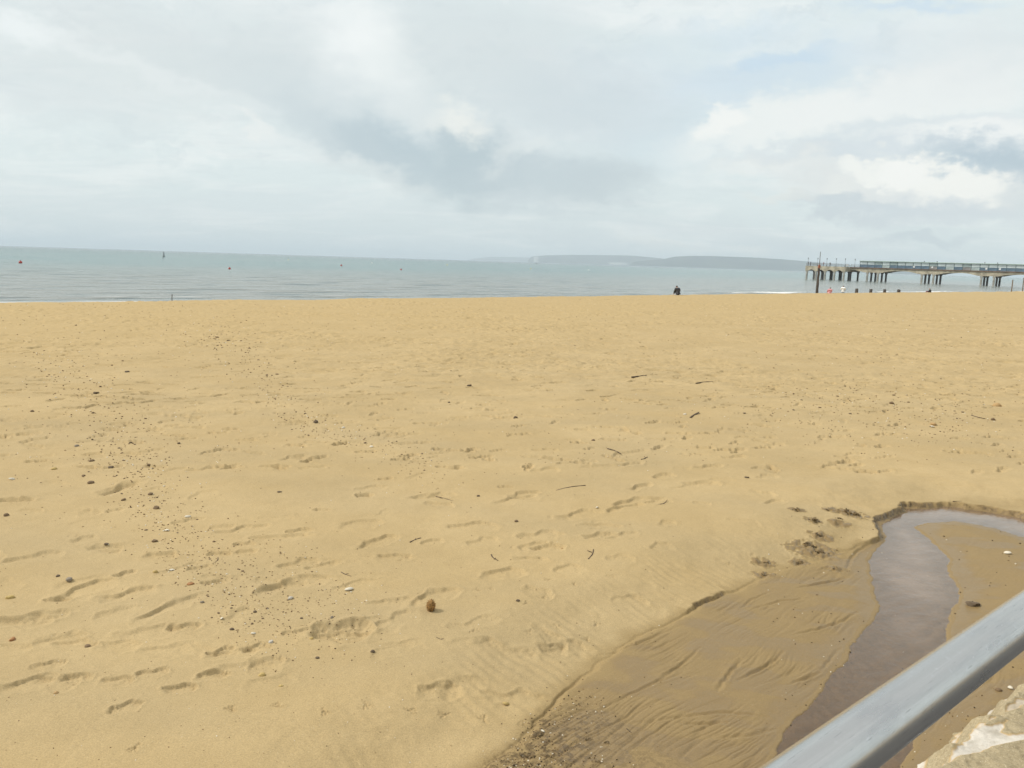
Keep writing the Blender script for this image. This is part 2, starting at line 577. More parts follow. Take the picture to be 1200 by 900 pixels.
P6 = lambda l: [(x / 2.6475, 560 + y / 2.6475, w / 2.6475, r / 2.6475) for x, y, w, r in l]
P5 = lambda l: [(400 + x / 2.6475, 560 + y / 2.6475, w / 2.6475, r / 2.6475) for x, y, w, r in l]
P7 = lambda l: [(x / 2, 340 + y / 2, w / 2, r / 2) for x, y, w, r in l]
P8 = lambda l: [(600 + x / 2, 340 + y / 2, w / 2, r / 2) for x, y, w, r in l]
prints = P6([(585, 135, 100, 16), (755, 160, 175, 20), (180, 376, 75, 8), (620, 278, 64, 6), (575, 460, 110, 6), (930, 265, 120, 30), (760, 205, 55, 0), (765, 228, 50, 0),
             (400, 358, 180, 40), (475, 603, 62, 4), (562, 650, 56, 4), (390, 706, 110, 30), (380, 40, 130, 36), (500, 240, 100, -5), (235, 618, 60, 0), (365, 628, 70, -5),
             (680, 235, 50, 0), (660, 325, 60, 6), (690, 532, 60, 20), (150, 580, 90, 10), (390, 296, 50, 14), (50, 75, 110, -4), (890, 335, 150, 30), (800, 522, 80, 14),
             (930, 165, 80, 8), (1000, 105, 44, 0), (360, 108, 40, 8), (1060, 470, 190, 0)])
prints += P5([(285, 62, 135, 14), (545, 72, 130, 30), (405, 152, 160, 4), (118, 200, 120, 38), (170, 246, 120, 4), (620, 176, 130, 8), (600, 210, 90, 20), (740, 118, 115, 24), (890, 98, 115, 26),
              (805, 182, 95, 10), (505, 295, 130, 18), (290, 362, 150, 46), (930, 28, 60, 24), (60, 148, 130, 10), (72, 56, 52, 4), (985, 75, 60, 20), (510, 34, 46, 0), (640, 215, 110, 6)])
prints += P7([(815, 362, 74, 10), (692, 400, 56, 16), (484, 426, 96, 10), (356, 291, 56, 2), (568, 262, 46, 4), (490, 248, 66, 8), (592, 242, 60, 6), (652, 243, 40, 2), (690, 227, 44, 2), (731, 235, 36, 2),
              (816, 225, 36, 4), (272, 269, 44, 4), (450, 275, 42, 4), (285, 466, 95, 26), (42, 497, 84, 0), (72, 322, 70, 6), (240, 294, 60, 0), (160, 198, 60, 0), (250, 176, 56, 0), (350, 173, 60, -2),
              (958, 341, 60, 14), (1030, 313, 36, 8), (1002, 486, 82, 14), (856, 484, 44, 4), (905, 444, 30, 2), (1020, 396, 40, 4), (1182, 300, 50, 4), (30, 300, 60, 4), (155, 281, 60, 2), (402, 262, 40, 2),
              (532, 175, 46, 0), (506, 201, 50, 2), (692, 118, 60, 0), (766, 121, 44, 0), (690, 198, 40, 0), (782, 183, 30, 0), (850, 191, 40, 0), (1080, 189, 50, 4), (1060, 166, 36, 0), (830, 136, 56, 0),
              (120, 158, 60, 0), (40, 170, 50, 0), (240, 148, 50, 2), (450, 134, 46, 0), (370, 120, 50, 0), (950, 210, 40, 2), (1180, 185, 50, 0)])
prints += P8([(80, 424, 62, 6), (210, 415, 96, 4), (278, 381, 84, 16), (420, 372, 100, -4), (356, 435, 46, 8), (448, 452, 84, 4), (462, 415, 60, 4), (522, 390, 50, 6), (546, 346, 56, 4), (305, 236, 50, 4),
              (240, 250, 30, 6), (430, 216, 44, 0), (150, 181, 40, 0), (682, 286, 50, 0), (716, 291, 40, 4), (602, 281, 36, 0), (30, 482, 60, 16), (290, 500, 100, 24), (600, 436, 44, 8), (60, 160, 40, 0),
              (180, 135, 60, 0), (270, 135, 50, 0), (380, 225, 36, 4), (660, 190, 40, 0), (800, 140, 50, 0), (905, 220, 60, 0), (1060, 265, 60, 2), (1100, 210, 60, 0), (960, 245, 50, 2), (1150, 190, 60, 0)])
for i, (px, py, w, rise) in enumerate(prints):
    foot_px(px, py, w, rise, D=random.uniform(0.010, 0.018), seed=i, near_soft=random.choice([0.22, 0.35, 0.6]), far_soft=random.uniform(.14, .32))
# the big boot print with tread, and long half-filled tracks on the left
c = G(400, 735)
foot(c[0], c[1], 1.0, 0.06, 0.36, 0.33, 0.030, 0.22, 0.5, seed=2, tread=True)
for k in range(190):
    px, py = random.uniform(-20, 980), 470 + 330 * random.random() ** 1.6
    if py > 900 - (px - 500) * 0.75 and px > 480:
        continue
    c = G(px, py)
    a = random.gauss(0.15, 0.5)
    foot(c[0], c[1], math.cos(a), math.sin(a), random.uniform(.18, .36), random.uniform(.12, .2), random.uniform(.004, .012), random.uniform(.3, .9), random.uniform(.15, .45), seed=k + 40)
for px, py, w, rise in [(198, 712, 76, 32), (25, 727, 94, 10), (30, 802, 70, 14), (100, 690, 70, 24), (345, 685, 84, 18), (35, 655, 80, 14), (330, 630, 70, 4), (145, 575, 50, 20), (250, 790, 34, 6)]:
    foot_px(px, py, w, rise, D=0.014, seed=int(px), near_soft=0.98, far_soft=0.22)
# small bird and dog prints
for x, y in [(725, 712), (865, 700), (1005, 715), (425, 825)]:
    prints.append((x / 2.6475, 560 + y / 2.6475, 0, 0))
for k, (x, y) in enumerate([(272, 829), (327, 824), (380, 830), (160, 872), (429, 820), (523, 820), (479, 822), (568, 822), (617, 824), (645, 677), (674, 682), (617, 704), (638, 695), (576, 689), (653, 722),
                            (622, 731), (518, 886), (555, 735), (700, 715), (690, 732), (90, 630), (470, 655), (600, 640), (350, 605), (560, 690), (715, 672), (745, 735), (855, 650), (880, 640)]):
    c = G(x, y)
    hd = random.uniform(0, 6.28)
    for q in (-0.6, 0.0, 0.6):
        foot(c[0] + 0.02 * math.cos(hd + q), c[1] + 0.02 * math.sin(hd + q), math.cos(hd + q), math.sin(hd + q), 0.05, 0.016, 0.0055, 0.5, 0.4, seed=k)
    foot(c[0] - 0.012 * math.cos(hd), c[1] - 0.012 * math.sin(hd), math.cos(hd), math.sin(hd), 0.035, 0.028, 0.005, 0.5, 0.4, seed=k)
# trampled sand further off
k = 0
while k < 1900:
    px, py = random.uniform(-60, 1260), 352 + 200 * random.random() ** 2.0
    c = G(px, py)
    if not (-0.5 < c @ NS < 52) or py > 480 and random.random() < 0.5:
        continue
    k += 1
    a = random.gauss(0.1, 0.45) + random.choice([0, 0, math.pi / 2 * random.random()])
    foot(c[0], c[1], math.cos(a), math.sin(a), random.uniform(0.22, 0.40), 0.12, random.uniform(0.012, 0.030) * (1.6 if py < 420 else 1), random.uniform(0.5, 0.95), 0.18, seed=k)
# clumps of wet cast sand by the stream head and along the bank
CL = [(998, 595, .10), (978, 594, .07), (984, 607, .06), (953, 607, .06), (963, 619, .07), (955, 631, .14), (940, 643, .06), (934, 598, .05), (896, 645, .06), (897, 656, .06), (979, 650, .05)]
for cx, cy, rr in CL:
    c = G(cx, cy)
    sl = patch(c[0], c[1], rr * 3)
    d2 = ((X[sl] - c[0]) / (rr * 1.4)) ** 2 + ((Y[sl] - c[1]) / (rr * 1.0)) ** 2
    g = np.exp(-d2)
    nn = fbm(X[sl] / 0.05, Y[sl] / 0.05, 3, 141)
    H[sl] += 0.030 * g * np.clip(nn + 0.1, -0.6, 1)
    WET[sl] = np.maximum(WET[sl], 1.1 * sst(0.12, 0.4, g * (0.8 + 1.2 * nn)))

# ---- crest and fall to the sea
tc = np.clip(T, -60, 400)
SC = np.interp(tc, [-60, 10, 48, 77, 106, 160, 210, 300], [48.5, 49.3, 50.8, 52.6, 54.2, 55.4, 56.6, 58]) + 0.9 * noise(T / 6.0, T * 0 + 2, 151) + 0.5 * noise(T / 1.7, T * 0 + 5, 153)
Z = -SLOPE * np.clip(S, -60, 400) + H
past = np.clip(S - SC, 0, None)
Z += 0.05 * np.exp(-((S - SC + 1.0) / 1.6) ** 2) * (0.5 + noise(T / 4.0, T * 0, 157)) * (RR < 300)
Z -= np.minimum(0.10 * past, 6.0)

V = np.stack([X, Y, Z], -1).reshape(-1, 3)
SAND = sand_material()
beach = structure(link('beach', build_mesh('beach', V, grid_faces(len(r_rows), len(az_cols), True), SAND, True,
                                           {'wet': WET, 'stain': STAIN, 'tint': TINT})))


def hgt(x, y):
    r, a = math.hypot(x, y), math.atan2(x, y)
    i = int(np.clip(np.searchsorted(r_rows, r) - 1, 0, len(r_rows) - 2))
    j = int(np.clip(np.searchsorted(az_in, a) - 1, 0, len(az_in) - 2))
    fi = (r - r_rows[i]) / (r_rows[i + 1] - r_rows[i])
    fj = (a - az_in[j]) / (az_in[j + 1] - az_in[j])
    fj = min(max(fj, 0), 1)
    return (Z[i, j] * (1 - fi) + Z[i + 1, j] * fi) * (1 - fj) + (Z[i, j + 1] * (1 - fi) + Z[i + 1, j + 1] * fi) * fj


# ================================================================== STREAM WATER
def stream_water():
    xs = np.arange(0.2, 6.4, 0.02)
    ys = np.arange(2.2, 8.6, 0.02)
    GX, GY = np.meshgrid(xs, ys, indexing='xy')
    sd, _ = sdpoly(GX, GY, Sp)
    z = -SLOPE * (GX * NS[0] + GY * NS[1]) + HW
    p1 = GX * 0.55 - GY * 0.83 + 0.05 * fbm(GX / .4, GY / .4, 2, 7)
    z = z + 0.0007 * np.sin(p1 * 2 * math.pi / 0.11) * np.clip(0.4 + fbm(GX / .5, GY / .5, 2, 3), 0, 1) + 0.0006 * fbm(GX / .09, GY / .09, 2, 9)
    nr, nc = GX.shape
    f = grid_faces(nr, nc)
    c0, c1 = G(1060, 640, HW), G(960, 850, HW)
    q = ((GX - c0[0]) * (c1 - c0)[0] + (GY - c0[1]) * (c1 - c0)[1]) / ((c1 - c0) @ (c1 - c0)) + .18 * fbm(GX / .4, GY / .4, 3, 14)
    silt_a = sst(1.0, 0.05, q) * (0.35 + .65 * sst(-.02, 0.26, sd + .05 * fbm(GX / .2, GY / .2, 3, 15))) * (1 + .35 * fbm(GX / .25, GY / .25, 3, 16))
    keep = (sd > -0.12).ravel()
    f = f[keep[f].all(1)]
    used = np.unique(f)
    mp = np.full(nr * nc, -1)
    mp[used] = np.arange(len(used))
    v = np.stack([GX, GY, z], -1).reshape(-1, 3)[used]
    m, t = new_mat('stream_water')
    co = t.n('ShaderNodeTexCoord').outputs['Object']
    tr_ = t.n('ShaderNodeBsdfTransparent')
    n_ = t.noise(co, 3.0, 3, 0.6)
    t.set(tr_.inputs['Color'], t.mix(n_, (0.88, 0.79, 0.68), (0.95, 0.88, 0.80)))
    gl = t.n('ShaderNodeBsdfGlossy')
    gl.inputs['Roughness'].default_value = 0.08
    bp_ = t.bump(t.noise(t.mapping(co, (1, 1, 1)), 22.0, 3, 0.6), 0.25, 0.01)
    t.set(gl.inputs['Normal'], bp_)
    fr = t.n('ShaderNodeFresnel')
    fr.inputs['IOR'].default_value = 1.38
    t.set(fr.inputs['Normal'], bp_)
    silt = t.n('ShaderNodeBsdfDiffuse')
    t.set(silt.inputs['Color'], (0.43, 0.31, 0.215))
    ms0 = t.n('ShaderNodeMixShader')
    t.set(ms0.inputs[0], t.math('ADD', 0.04, t.math('MULTIPLY', t.attr('silt'), 0.46)))
    t.t.links.new(tr_.outputs[0], ms0.inputs[1])
    t.t.links.new(silt.outputs[0], ms0.inputs[2])
    ms = t.n('ShaderNodeMixShader')
    t.set(ms.inputs[0], t.math('MULTIPLY', fr.outputs[0], 1.6, clamp=True))
    t.t.links.new(ms0.outputs[0], ms.inputs[1])
    t.t.links.new(gl.outputs[0], ms.inputs[2])
    o = t.n('ShaderNodeOutputMaterial')
    t.t.links.new(ms.outputs[0], o.inputs['Surface'])
    structure(link('stream', build_mesh('stream', v, mp[f], m, True, {'silt': np.clip(silt_a, 0, 1).ravel()[used]})))


stream_water()


# ================================================================== THE SEA
def sea():
    tan_s = np.linspace(0.085, 0.0006, 330)
    rows = np.concatenate([[38.0], (EYE - ZSEA) / tan_s, np.geomspace(6500, 42000, 20)])
    cin = np.linspace(R(-44), R(44), 620)
    cout = np.linspace(R(44), R(316), 70)[1:-1]
    cols = np.concatenate([cin, cout])
    r, a = np.meshgrid(rows, cols, indexing='ij')
    x, y = r * np.sin(a), r * np.cos(a)
    s, tt = x * NS[0] + y * NS[1], x * TS[0] + y * TS[1]
    amp = 0.10 * np.exp(-r / 260.0)
    ph = s + 1.2 * noise(tt / 14, s / 20, 5) + 0.6 * noise(tt / 5, s / 9, 6)
    z = amp * (0.55 * np.sin(2 * math.pi * ph / 6.2) + 0.45 * np.sin(2 * math.pi * (ph * 0.96 + 0.2 * tt) / 3.7)) * (0.5 + 0.9 * np.abs(noise(tt / 18, s / 18, 8)))
    # one low breaker close in
    br = np.exp(-((s - 62.0 - 1.6 * noise(tt / 22, tt * 0, 12)) / 0.8) ** 2) * sst(60, 110, tt)
    z += 0.16 * br
    v = np.stack([x, y, z + ZSEA], -1).reshape(-1, 3)
    m, t = new_mat('sea_water')
    co = t.n('ShaderNodeTexCoord').outputs['Object']
    sep = t.n('ShaderNodeSeparateXYZ')
    t.t.links.new(co, sep.inputs[0])
    x_, y_ = sep.outputs[0], sep.outputs[1]
    s_ = t.math('ADD', t.math('MULTIPLY', x_, float(NS[0])), t.math('MULTIPLY', y_, float(NS[1])))
    t_ = t.math('ADD', t.math('MULTIPLY', x_, float(TS[0])), t.math('MULTIPLY', y_, float(TS[1])))
    st_ = t.n('ShaderNodeCombineXYZ', i_X=t_, i_Y=s_).outputs[0]
    rip1 = t.noise(t.mapping(st_, (0.16, 0.55, 1)), 1.0, 4, 0.6)
    rip2 = t.noise(t.mapping(st_, (0.7, 2.2, 1)), 1.0, 3, 0.6)
    patchn = t.noise(t.mapping(st_, (0.012, 0.035, 1)), 1.0, 3, 0.6)
    depth = t.ramp(s_, 55, 260)
    deep = t.ramp(s_, 250, 1500)
    c = t.mix(depth, (0.23, 0.235, 0.205), (0.090, 0.195, 0.190))
    c = t.mix(deep, c, (0.060, 0.115, 0.125))
    c = t.mix(t.math('MULTIPLY', t.ramp(rip1, 0.50, 0.36), 0.9), c, (0.04, 0.08, 0.08))  # dark wave streaks in the colour stand in for changing reflection
    c = t.mix(t.math('MULTIPLY', t.ramp(patchn, 0.4, 0.65), 0.35), c, (0.20, 0.23, 0.21))
    # foam where the little waves run up
    wav = t.math('MULTIPLY', t.math('SUBTRACT', t.noise(t.mapping(st_, (0.05, 0.0, 1)), 1.0, 2, 0.5), 0.5), 5.0)
    lines = None
    for s0, hw, lo in ((57.0, 1.0, 0.50), (62.3, 0.7, 0.60)):
        dd = t.math('ABSOLUTE', t.math('SUBTRACT', t.math('ADD', s_, wav), s0))
        band_ = t.ramp(dd, hw * 0.4, hw, 1.0, 0.0)
        nz = t.ramp(t.math('ADD', t.noise(t.mapping(st_, (0.06, 0.3, 1), loc=(s0, 0, 0)), 1.0, 3, 0.6), t.ramp(t_, 85, 120, 0, .22)), lo, lo + 0.12)
        b_ = t.math('MULTIPLY', band_, nz)
        lines = b_ if lines is None else t.math('MAXIMUM', lines, b_)
    caps = t.math('MULTIPLY', t.ramp(rip1, 0.70, 0.78), t.ramp(s_, 62, 95, 0.55, 0.0))
    foam = t.math('MAXIMUM', lines, caps)
    c = t.mix(foam, c, (0.82, 0.82, 0.79))
    b = t.bump(rip1, 1.0, 0.75)
    b = t.bump(rip2, 0.8, 0.12, b)
    finish(t, c, t.math('ADD', 0.16, t.math('MULTIPLY', foam, 0.5)), 0, b, t.ramp(s_, 150, 900, .32, .14), IOR=1.333)
    structure(link('sea', build_mesh('sea', v, grid_faces(len(rows), len(cols), True), m, True)))


sea()


# ================================================================== HILLS ACROSS THE BAY
def hills(px_tops, dist, depth, mat, cliff=None):
    """a headland whose skyline follows the photo, standing `dist` metres off, `depth` metres thick"""
    xs = np.linspace(px_tops[0][0], px_tops[-1][0], 160)
    tops = np.interp(xs, [p[0] for p in px_tops], [p[1] for p in px_tops])
    nd = 26
    verts = []
    for k, (px, ty) in enumerate(zip(xs, tops)):
        d = ray(px, ty)
        sc_ = (dist + depth * 0.45) / math.hypot(d[0], d[1])
        top = np.array([0, 0, EYE]) + d * sc_
        hh = max(top[2] - ZSEA, 1.0)
        dirv = np.array([d[0], d[1]]) / math.hypot(d[0], d[1])
        for q in range(nd):
            f = q / (nd - 1)
            sh = math.sin(math.pi * min(f / 0.9, 1) ** 0.8) if f < 0.5 else math.cos(math.pi * (f - 0.5)) ** 0.8
            sh = sst(0, 0.45, np.array(f)) if f < 0.45 else 1 - sst(0.45, 1, np.array(f))
            rr_ = dist + depth * f
            nz_ = 0.06 * float(fbm(np.array(px / 9.0), np.array(f * 5), 3, 171)) * (1 if 0.02 < f < 0.40 else 0.2)
            verts.append((dirv[0] * rr_, dirv[1] * rr_, ZSEA - 2 + (hh + 2) * float(np.clip(sh + nz_ * math.sin(math.pi * f), 0, 1.0))))
    return structure(link('hills', build_mesh('hills', np.array(verts), grid_faces(160, nd), mat, True)))


def hill_mat(name, chalk):
    m, t = new_mat(name)
    co = t.n('ShaderNodeTexCoord').outputs['Object']
    n1 = t.noise(co, 0.004, 5, 0.6)
    n2 = t.noise(co, 0.02, 3, 0.6)
    c = t.mix(t.ramp(n1, 0.4, 0.6), (0.022, 0.036, 0.036), (0.050, 0.066, 0.055))
    c = t.mix(t.math('MULTIPLY', t.ramp(n2, 0.5, 0.7), 0.5), c, (0.035, 0.05, 0.03))
    for x0, x1, z0, z1 in chalk:                       # chalk faces: by the place where the cliffs stand
        sep = t.n('ShaderNodeSeparateXYZ')
        t.t.links.new(co, sep.inputs[0])
        ratio = t.math('DIVIDE', sep.outputs[0], sep.outputs[1])
        k = t.math('MULTIPLY', t.ramp(ratio, x0, x0 + (x1 - x0) * .15), t.ramp(ratio, x1 - (x1 - x0) * .3, x1, 1, 0))
        zz = t.math('ADD', sep.outputs[2], t.math('MULTIPLY', t.math('SUBTRACT', n2, 0.5), 30.0))
        k = t.math('MULTIPLY', k, t.math('MULTIPLY', t.ramp(zz, z0 - 6, z0 + 4), t.ramp(zz, z1 - 6, z1 + 6, 1, 0)))
        c = t.mix(t.math('MULTIPLY', k, t.ramp(n2, .3, .6, .3, .7)), c, (0.55, 0.55, 0.52))
    finish(t, c, 0.9, spec=0.1)
    return m


hills([(548, 304.2), (556, 302.8), (575, 301.2), (590, 301.0), (605, 301.4), (619, 301.8), (632, 303), (645, 305.5)], 15500, 1500, hill_mat('far_down', []))
hills([(619, 305.5), (621.5, 301.5), (625, 300.2), (641, 299.2), (672, 298.6), (703, 298.9), (740, 299.4), (769, 302), (784, 304), (800, 307)], 10500, 1600,
      hill_mat('chalk_down', [(0.0215, 0.0285, 0, 80), (0.112, 0.140, 8, 34)]))
hills([(738, 309.5), (744, 306.4), (777, 303.6), (791, 300.6), (808, 299.8), (832, 299.8), (860, 300.9), (887, 302), (915, 303.6), (945, 306.2), (985, 309.5), (1040, 314), (1080, 320)], 8300, 1600, hill_mat('near_down', []))


# ================================================================== THE PIER
CONC = simple_mat('pier_concrete', (0.46, 0.40, 0.29), 0.85, 0.3, 0.6)
CONC_SHADE = simple_mat('shaded_pile_concrete', (0.13, 0.125, 0.12), 0.85, 0.35, 0.8)  # rear rows and cross beams: shade under the deck put into the colour
CONC_LIT = simple_mat('lit_pile_concrete', (0.38, 0.36, 0.31), 0.85, 0.3, 0.8)  # same concrete for the near row, sunlight put into the colour
DECKM = simple_mat('deck_edge', (0.16, 0.105, 0.07), 0.85, 0.4, 0.5)
RAILM = simple_mat('pier_rail_paint', (0.30, 0.32, 0.33), 0.6, 0.2, 2)
SCR_B = simple_mat('screen_blue_panel', (0.105, 0.165, 0.225), 0.5, 0.25, 0.7)
SCR_W = simple_mat('screen_white_panel', (0.68, 0.74, 0.74), 0.35, 0.12, 0.5)
SCR_G = simple_mat('screen_roof', (0.52, 0.64, 0.56), 0.5, 0.12, 0.8)
SCR_GR = simple_mat('screen_grey_panel', (0.40, 0.47, 0.46), 0.4, 0.2, 0.6)
SCR_P = simple_mat('screen_post', (0.06, 0.12, 0.13), 0.5, 0.2, 1)
LAMPM = simple_mat('lamp_metal', (0.07, 0.08, 0.10), 0.5, 0.2, 2)
WHITE = simple_mat('white_paint', (0.80, 0.80, 0.78), 0.5, 0.06, 2)
GLASSW = simple_mat('lamp_glass', (0.35, 0.37, 0.40), 0.2, 0.1, 2)
_k0, _k1 = (ray(944.5, 320)[0] / ray(944.5, 320)[1]), (ray(1155, 325)[0] / ray(1155, 325)[1])
PO = np.array([_k0 * 342.0, 342.0])
PU = np.array([_k1 * 298.0, 298.0]) - PO
PU /= np.linalg.norm(PU)
PW = np.array([-PU[1], PU[0]])


def pu(px, w=0.0, y=None):
    """how far along the pier (in metres) a sight line at px meets the face at offset w"""
    k = ray(px, 318)[0] / ray(px, 318)[1]
    o = PO + PW * w
    return (k * o[1] - o[0]) / (PU[0] - k * PU[1])


pier = empty('pier', (PO[0], PO[1], ZSEA), math.atan2(PU[1], PU[0]))
tag(pier, 'long concrete seaside pier on rows of piles with a glazed windscreen along its deck', 'pier')
# local axes: +x landwards, +y away from the viewer, z from the water


def pbox(bm, x0, x1, y0, y1, z0, z1):
    add_box(bm, ((x0 + x1) / 2, (y0 + y1) / 2, (z0 + z1) / 2), (x1 - x0, y1 - y0, z1 - z0))


U_END, NW, ZD = 172.0, 11.5, 5.5
HW0, HW1 = -5.0, 12.5
HEAD0, HEAD1 = pu(943.5, HW0), pu(990.5, HW0)
bm = bmesh.new()
pbox(bm, HEAD1, U_END, 0.0, NW, ZD - 0.42, ZD)
bm_obj('deck', bm, DECKM, pier)
_b0, _b1 = pu(1081, .65), pu(1151, .65)
bents = [_b0 + (_b1 - _b0) * (k - 1) for k in range(8) if _b0 + (_b1 - _b0) * (k - 1) < U_END - 6]
prof = []
xs_ = np.arange(HEAD1 + 0.05, U_END, 0.55)
for x_ in xs_:
    best = 9
    for b_ in bents:
        c_ = b_ + 2.05
        best = min(best, max(0, abs(x_ - c_) - 3.1))
    prof.append((x_, 3.55 + 0.95 * (1 - math.exp(-(best / 2.6) ** 1.4))))
outline = prof + [(U_END, ZD - 0.425), (HEAD1 + 0.05, ZD - 0.425)]
for w0 in (0.25, 5.3, 10.5):
    bm = bmesh.new()
    add_prism(bm, outline, (0, 0.75, 0), (1, 0, 0), (0, 0, 1), (0, w0, 0))
    bm_obj('beam', bm, CONC, pier)


def pile(x, y, ztop, mat, wdt=0.62):
    bm = bmesh.new()
    vs = add_box(bm, (0, 0, (ztop - 3) / 2), (wdt, wdt, ztop + 3))
    # a splayed cap under the beam
    add_box(bm, (0, 0, ztop - 0.25), (wdt * 1.5, wdt * 1.3, 0.5))
    bmesh.ops.bevel(bm, geom=[e for e in bm.edges], offset=0.03, segments=1, affect='EDGES')
    return bm_obj('pile', bm, mat, pier, loc=(x, y, 0))


pile_n = pile(bents[0], 0.65, 3.55, CONC_LIT)
pile_f = pile(bents[0], 5.65, 3.55, CONC_SHADE)


def dup(o, loc, parent=None, mesh=None):
    c = o.copy()
    COL.objects.link(c)
    c.location = loc
    if parent:
        c.parent = parent
    return c


for k, b_ in enumerate(bents):
    for q in (0, 4.1):
        for j, w_ in enumerate((0.65, 5.65, 10.85)):
            if k == 0 and q == 0 and j < 2:
                continue
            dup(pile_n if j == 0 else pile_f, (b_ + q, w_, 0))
# ---- head
bm = bmesh.new()
pbox(bm, HEAD0, HEAD1, HW0 + 0.42, HW1 - 0.42, ZD - 0.5, ZD - 0.004)
bm_obj('head_deck', bm, CONC, pier)
hb = [HEAD0 + .6 + (HEAD1 - HEAD0 - 1.2) * k / 4 for k in range(5)]
out = []
for x_ in np.arange(HEAD0, HEAD1 + 0.01, 0.25):
    dd = min(abs(x_ - b_) for b_ in hb)
    out.append((x_, 3.5 + 0.6 * sst(0.35, 1.7, np.array(dd))))
out += [(HEAD1, ZD), (HEAD0, ZD)]
for y_ in (HW0, HW1 - 0.4):
    bm = bmesh.new()
    add_prism(bm, out, (0, 0.4, 0), (1, 0, 0), (0, 0, 1), (0, y_, 0))
    bm_obj('fascia', bm, CONC, pier)
for x_ in (HEAD0, HEAD1 - 0.4):
    bm = bmesh.new()
    pbox(bm, x_ + 0.003, x_ + 0.397, HW0 + 0.403, HW1 - 0.403, 3.55, ZD - 0.003)
    bm_obj('fascia', bm, CONC, pier)
for b_ in hb:
    for j, w_ in enumerate((HW0 + 0.45, 3.2, HW1 - 0.45)):
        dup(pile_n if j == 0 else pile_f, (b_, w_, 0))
    bm = bmesh.new()
    pbox(bm, b_ - 0.3, b_ + 0.3, HW0 + 0.5, HW1 - 0.5, 3.6, 5.0)
    bm_obj('cross_beam', bm, CONC_SHADE, pier)
# railing round the head and along the open neck
us0 = pu(1007, 0.8)


def railing(x0, y0, x1, y1):
    bm = bmesh.new()
    L = math.hypot(x1 - x0, y1 - y0)
    n = max(2, int(L / 1.4))
    for k in range(n + 1):
        f = k / n
        px_, py_ = x0 + (x1 - x0) * f, y0 + (y1 - y0) * f
        add_box(bm, (px_, py_, ZD + 0.58), (0.07, 0.07, 1.16))
    for z_ in (0.35, 0.62, 0.88, 1.12):
        mid = ((x0 + x1) / 2, (y0 + y1) / 2, ZD + z_)
        add_box(bm, mid, (abs(x1 - x0) + 0.09, abs(y1 - y0) + 0.09, 0.06 if z_ < 1 else 0.1))
    bm_obj('railing', bm, RAILM, pier)


railing(HEAD0 + .2, HW0 + .2, HEAD1 - .2, HW0 + .2)
railing(HEAD0 + .2, HW0 + .6, HEAD0 + .2, HW1 - .6)
railing(HEAD1 - .2, HW0 + .6, HEAD1 - .2, -0.6)
railing(HEAD1 + .3, 0.2, us0 - 0.3, 0.2)
railing(HEAD0 + .2, HW1 - .2, U_END, HW1 - 2.6) if False else railing(HEAD1 + .3, NW - .25, U_END, NW - .25)


def lamp(x, y, h=2.7):
    bm = bmesh.new()
    add_cyl(bm, (0, 0, 0), (0, 0, h), 0.065, 0.045, 8)
    add_cyl(bm, (0, 0, 0), (0, 0, 0.5), 0.17, 0.14, 8)
    p = bm_obj('lamp_post', bm, LAMPM, pier, loc=(x, y, ZD))
    bm = bmesh.new()
    add_cyl(bm, (0, 0, h - 0.02), (0, 0, h + 0.46), 0.13, 0.21, 8)
    bm_obj('lantern', bm, GLASSW, p)
    bm = bmesh.new()
    add_cyl(bm, (0, 0, h + 0.463), (0, 0, h + 0.66), 0.26, 0.05, 8)
    bm_obj('lantern_cap', bm, LAMPM, p)


for px in (945.3, 957.3, 968, 979, 990.0):
    lamp(min(max(pu(px, HW0 + .8), HEAD0 + .6), HEAD1 - .6), HW0 + .8)
for px in (1001,):
    lamp(pu(px, 0.7), 0.7)
for px in (1082, 1097, 1153, 1168):
    lamp(pu(px, 6.0), 6.0, 2.5)
# windscreen along the middle of the deck
SP, sw0 = 2.86, 0.8
nb = int((U_END - us0) / SP)
bm = bmesh.new()
pbox(bm, us0 - .2, us0 + nb * SP + .2, sw0 - 0.55, sw0 + 2.2, ZD + 2.46, ZD + 2.68)
bm_obj('shelter_roof', bm, SCR_G, pier)
bm = bmesh.new()
pbox(bm, us0, us0 + nb * SP, sw0 - 0.05, sw0 + 0.05, ZD + 1.12, ZD + 1.22)
pbox(bm, us0, us0 + nb * SP, sw0 - 0.05, sw0 + 0.05, ZD + 2.30, ZD + 2.455)
bm_obj('screen_rail', bm, SCR_P, pier)
bm = bmesh.new(); pbox(bm, -0.07, 0.07, -0.09, 0.09, 0.003, 2.455)
post0 = bm_obj('post', bm, SCR_P, pier, loc=(us0, sw0, ZD))
bm = bmesh.new(); pbox(bm, 0.075, SP - 0.075, -0.03, 0.03, 0.02, 1.115)
low_b = bm_obj('lower_panel', bm, SCR_B, pier, loc=(us0, sw0, ZD))
bm = bmesh.new(); pbox(bm, 0.075, SP - 0.075, -0.03, 0.03, 0.02, 1.115)
white_low = bm.copy()
bm.free()
bm = bmesh.new(); pbox(bm, 0.075, SP - 0.075, -0.025, 0.025, 1.225, 2.295)
win_w = bm_obj('window_panel', bm, SCR_W, pier, loc=(us0, sw0, ZD))
SCR_LB = simple_mat('screen_worn_panel', (0.24, 0.23, 0.22), 0.6, 0.35, 0.6)
low_w = bm_obj('lower_panel', white_low, SCR_GR, pier, loc=(us0 + SP * 3, sw0, ZD))
white_bays = {3, int((pu(1112, sw0) - us0) / SP), int((pu(1143, sw0) - us0) / SP), 33, 41}
grey_bays = {2, 4, 9, 13, 14, 20, 27, 28, 36}
bm = bmesh.new(); pbox(bm, 0.075, SP - 0.075, -0.03, 0.03, 0.02, 1.115)
low_g = bm_obj('lower_panel', bm, SCR_LB, pier, loc=(us0 + SP * 9, sw0, ZD))
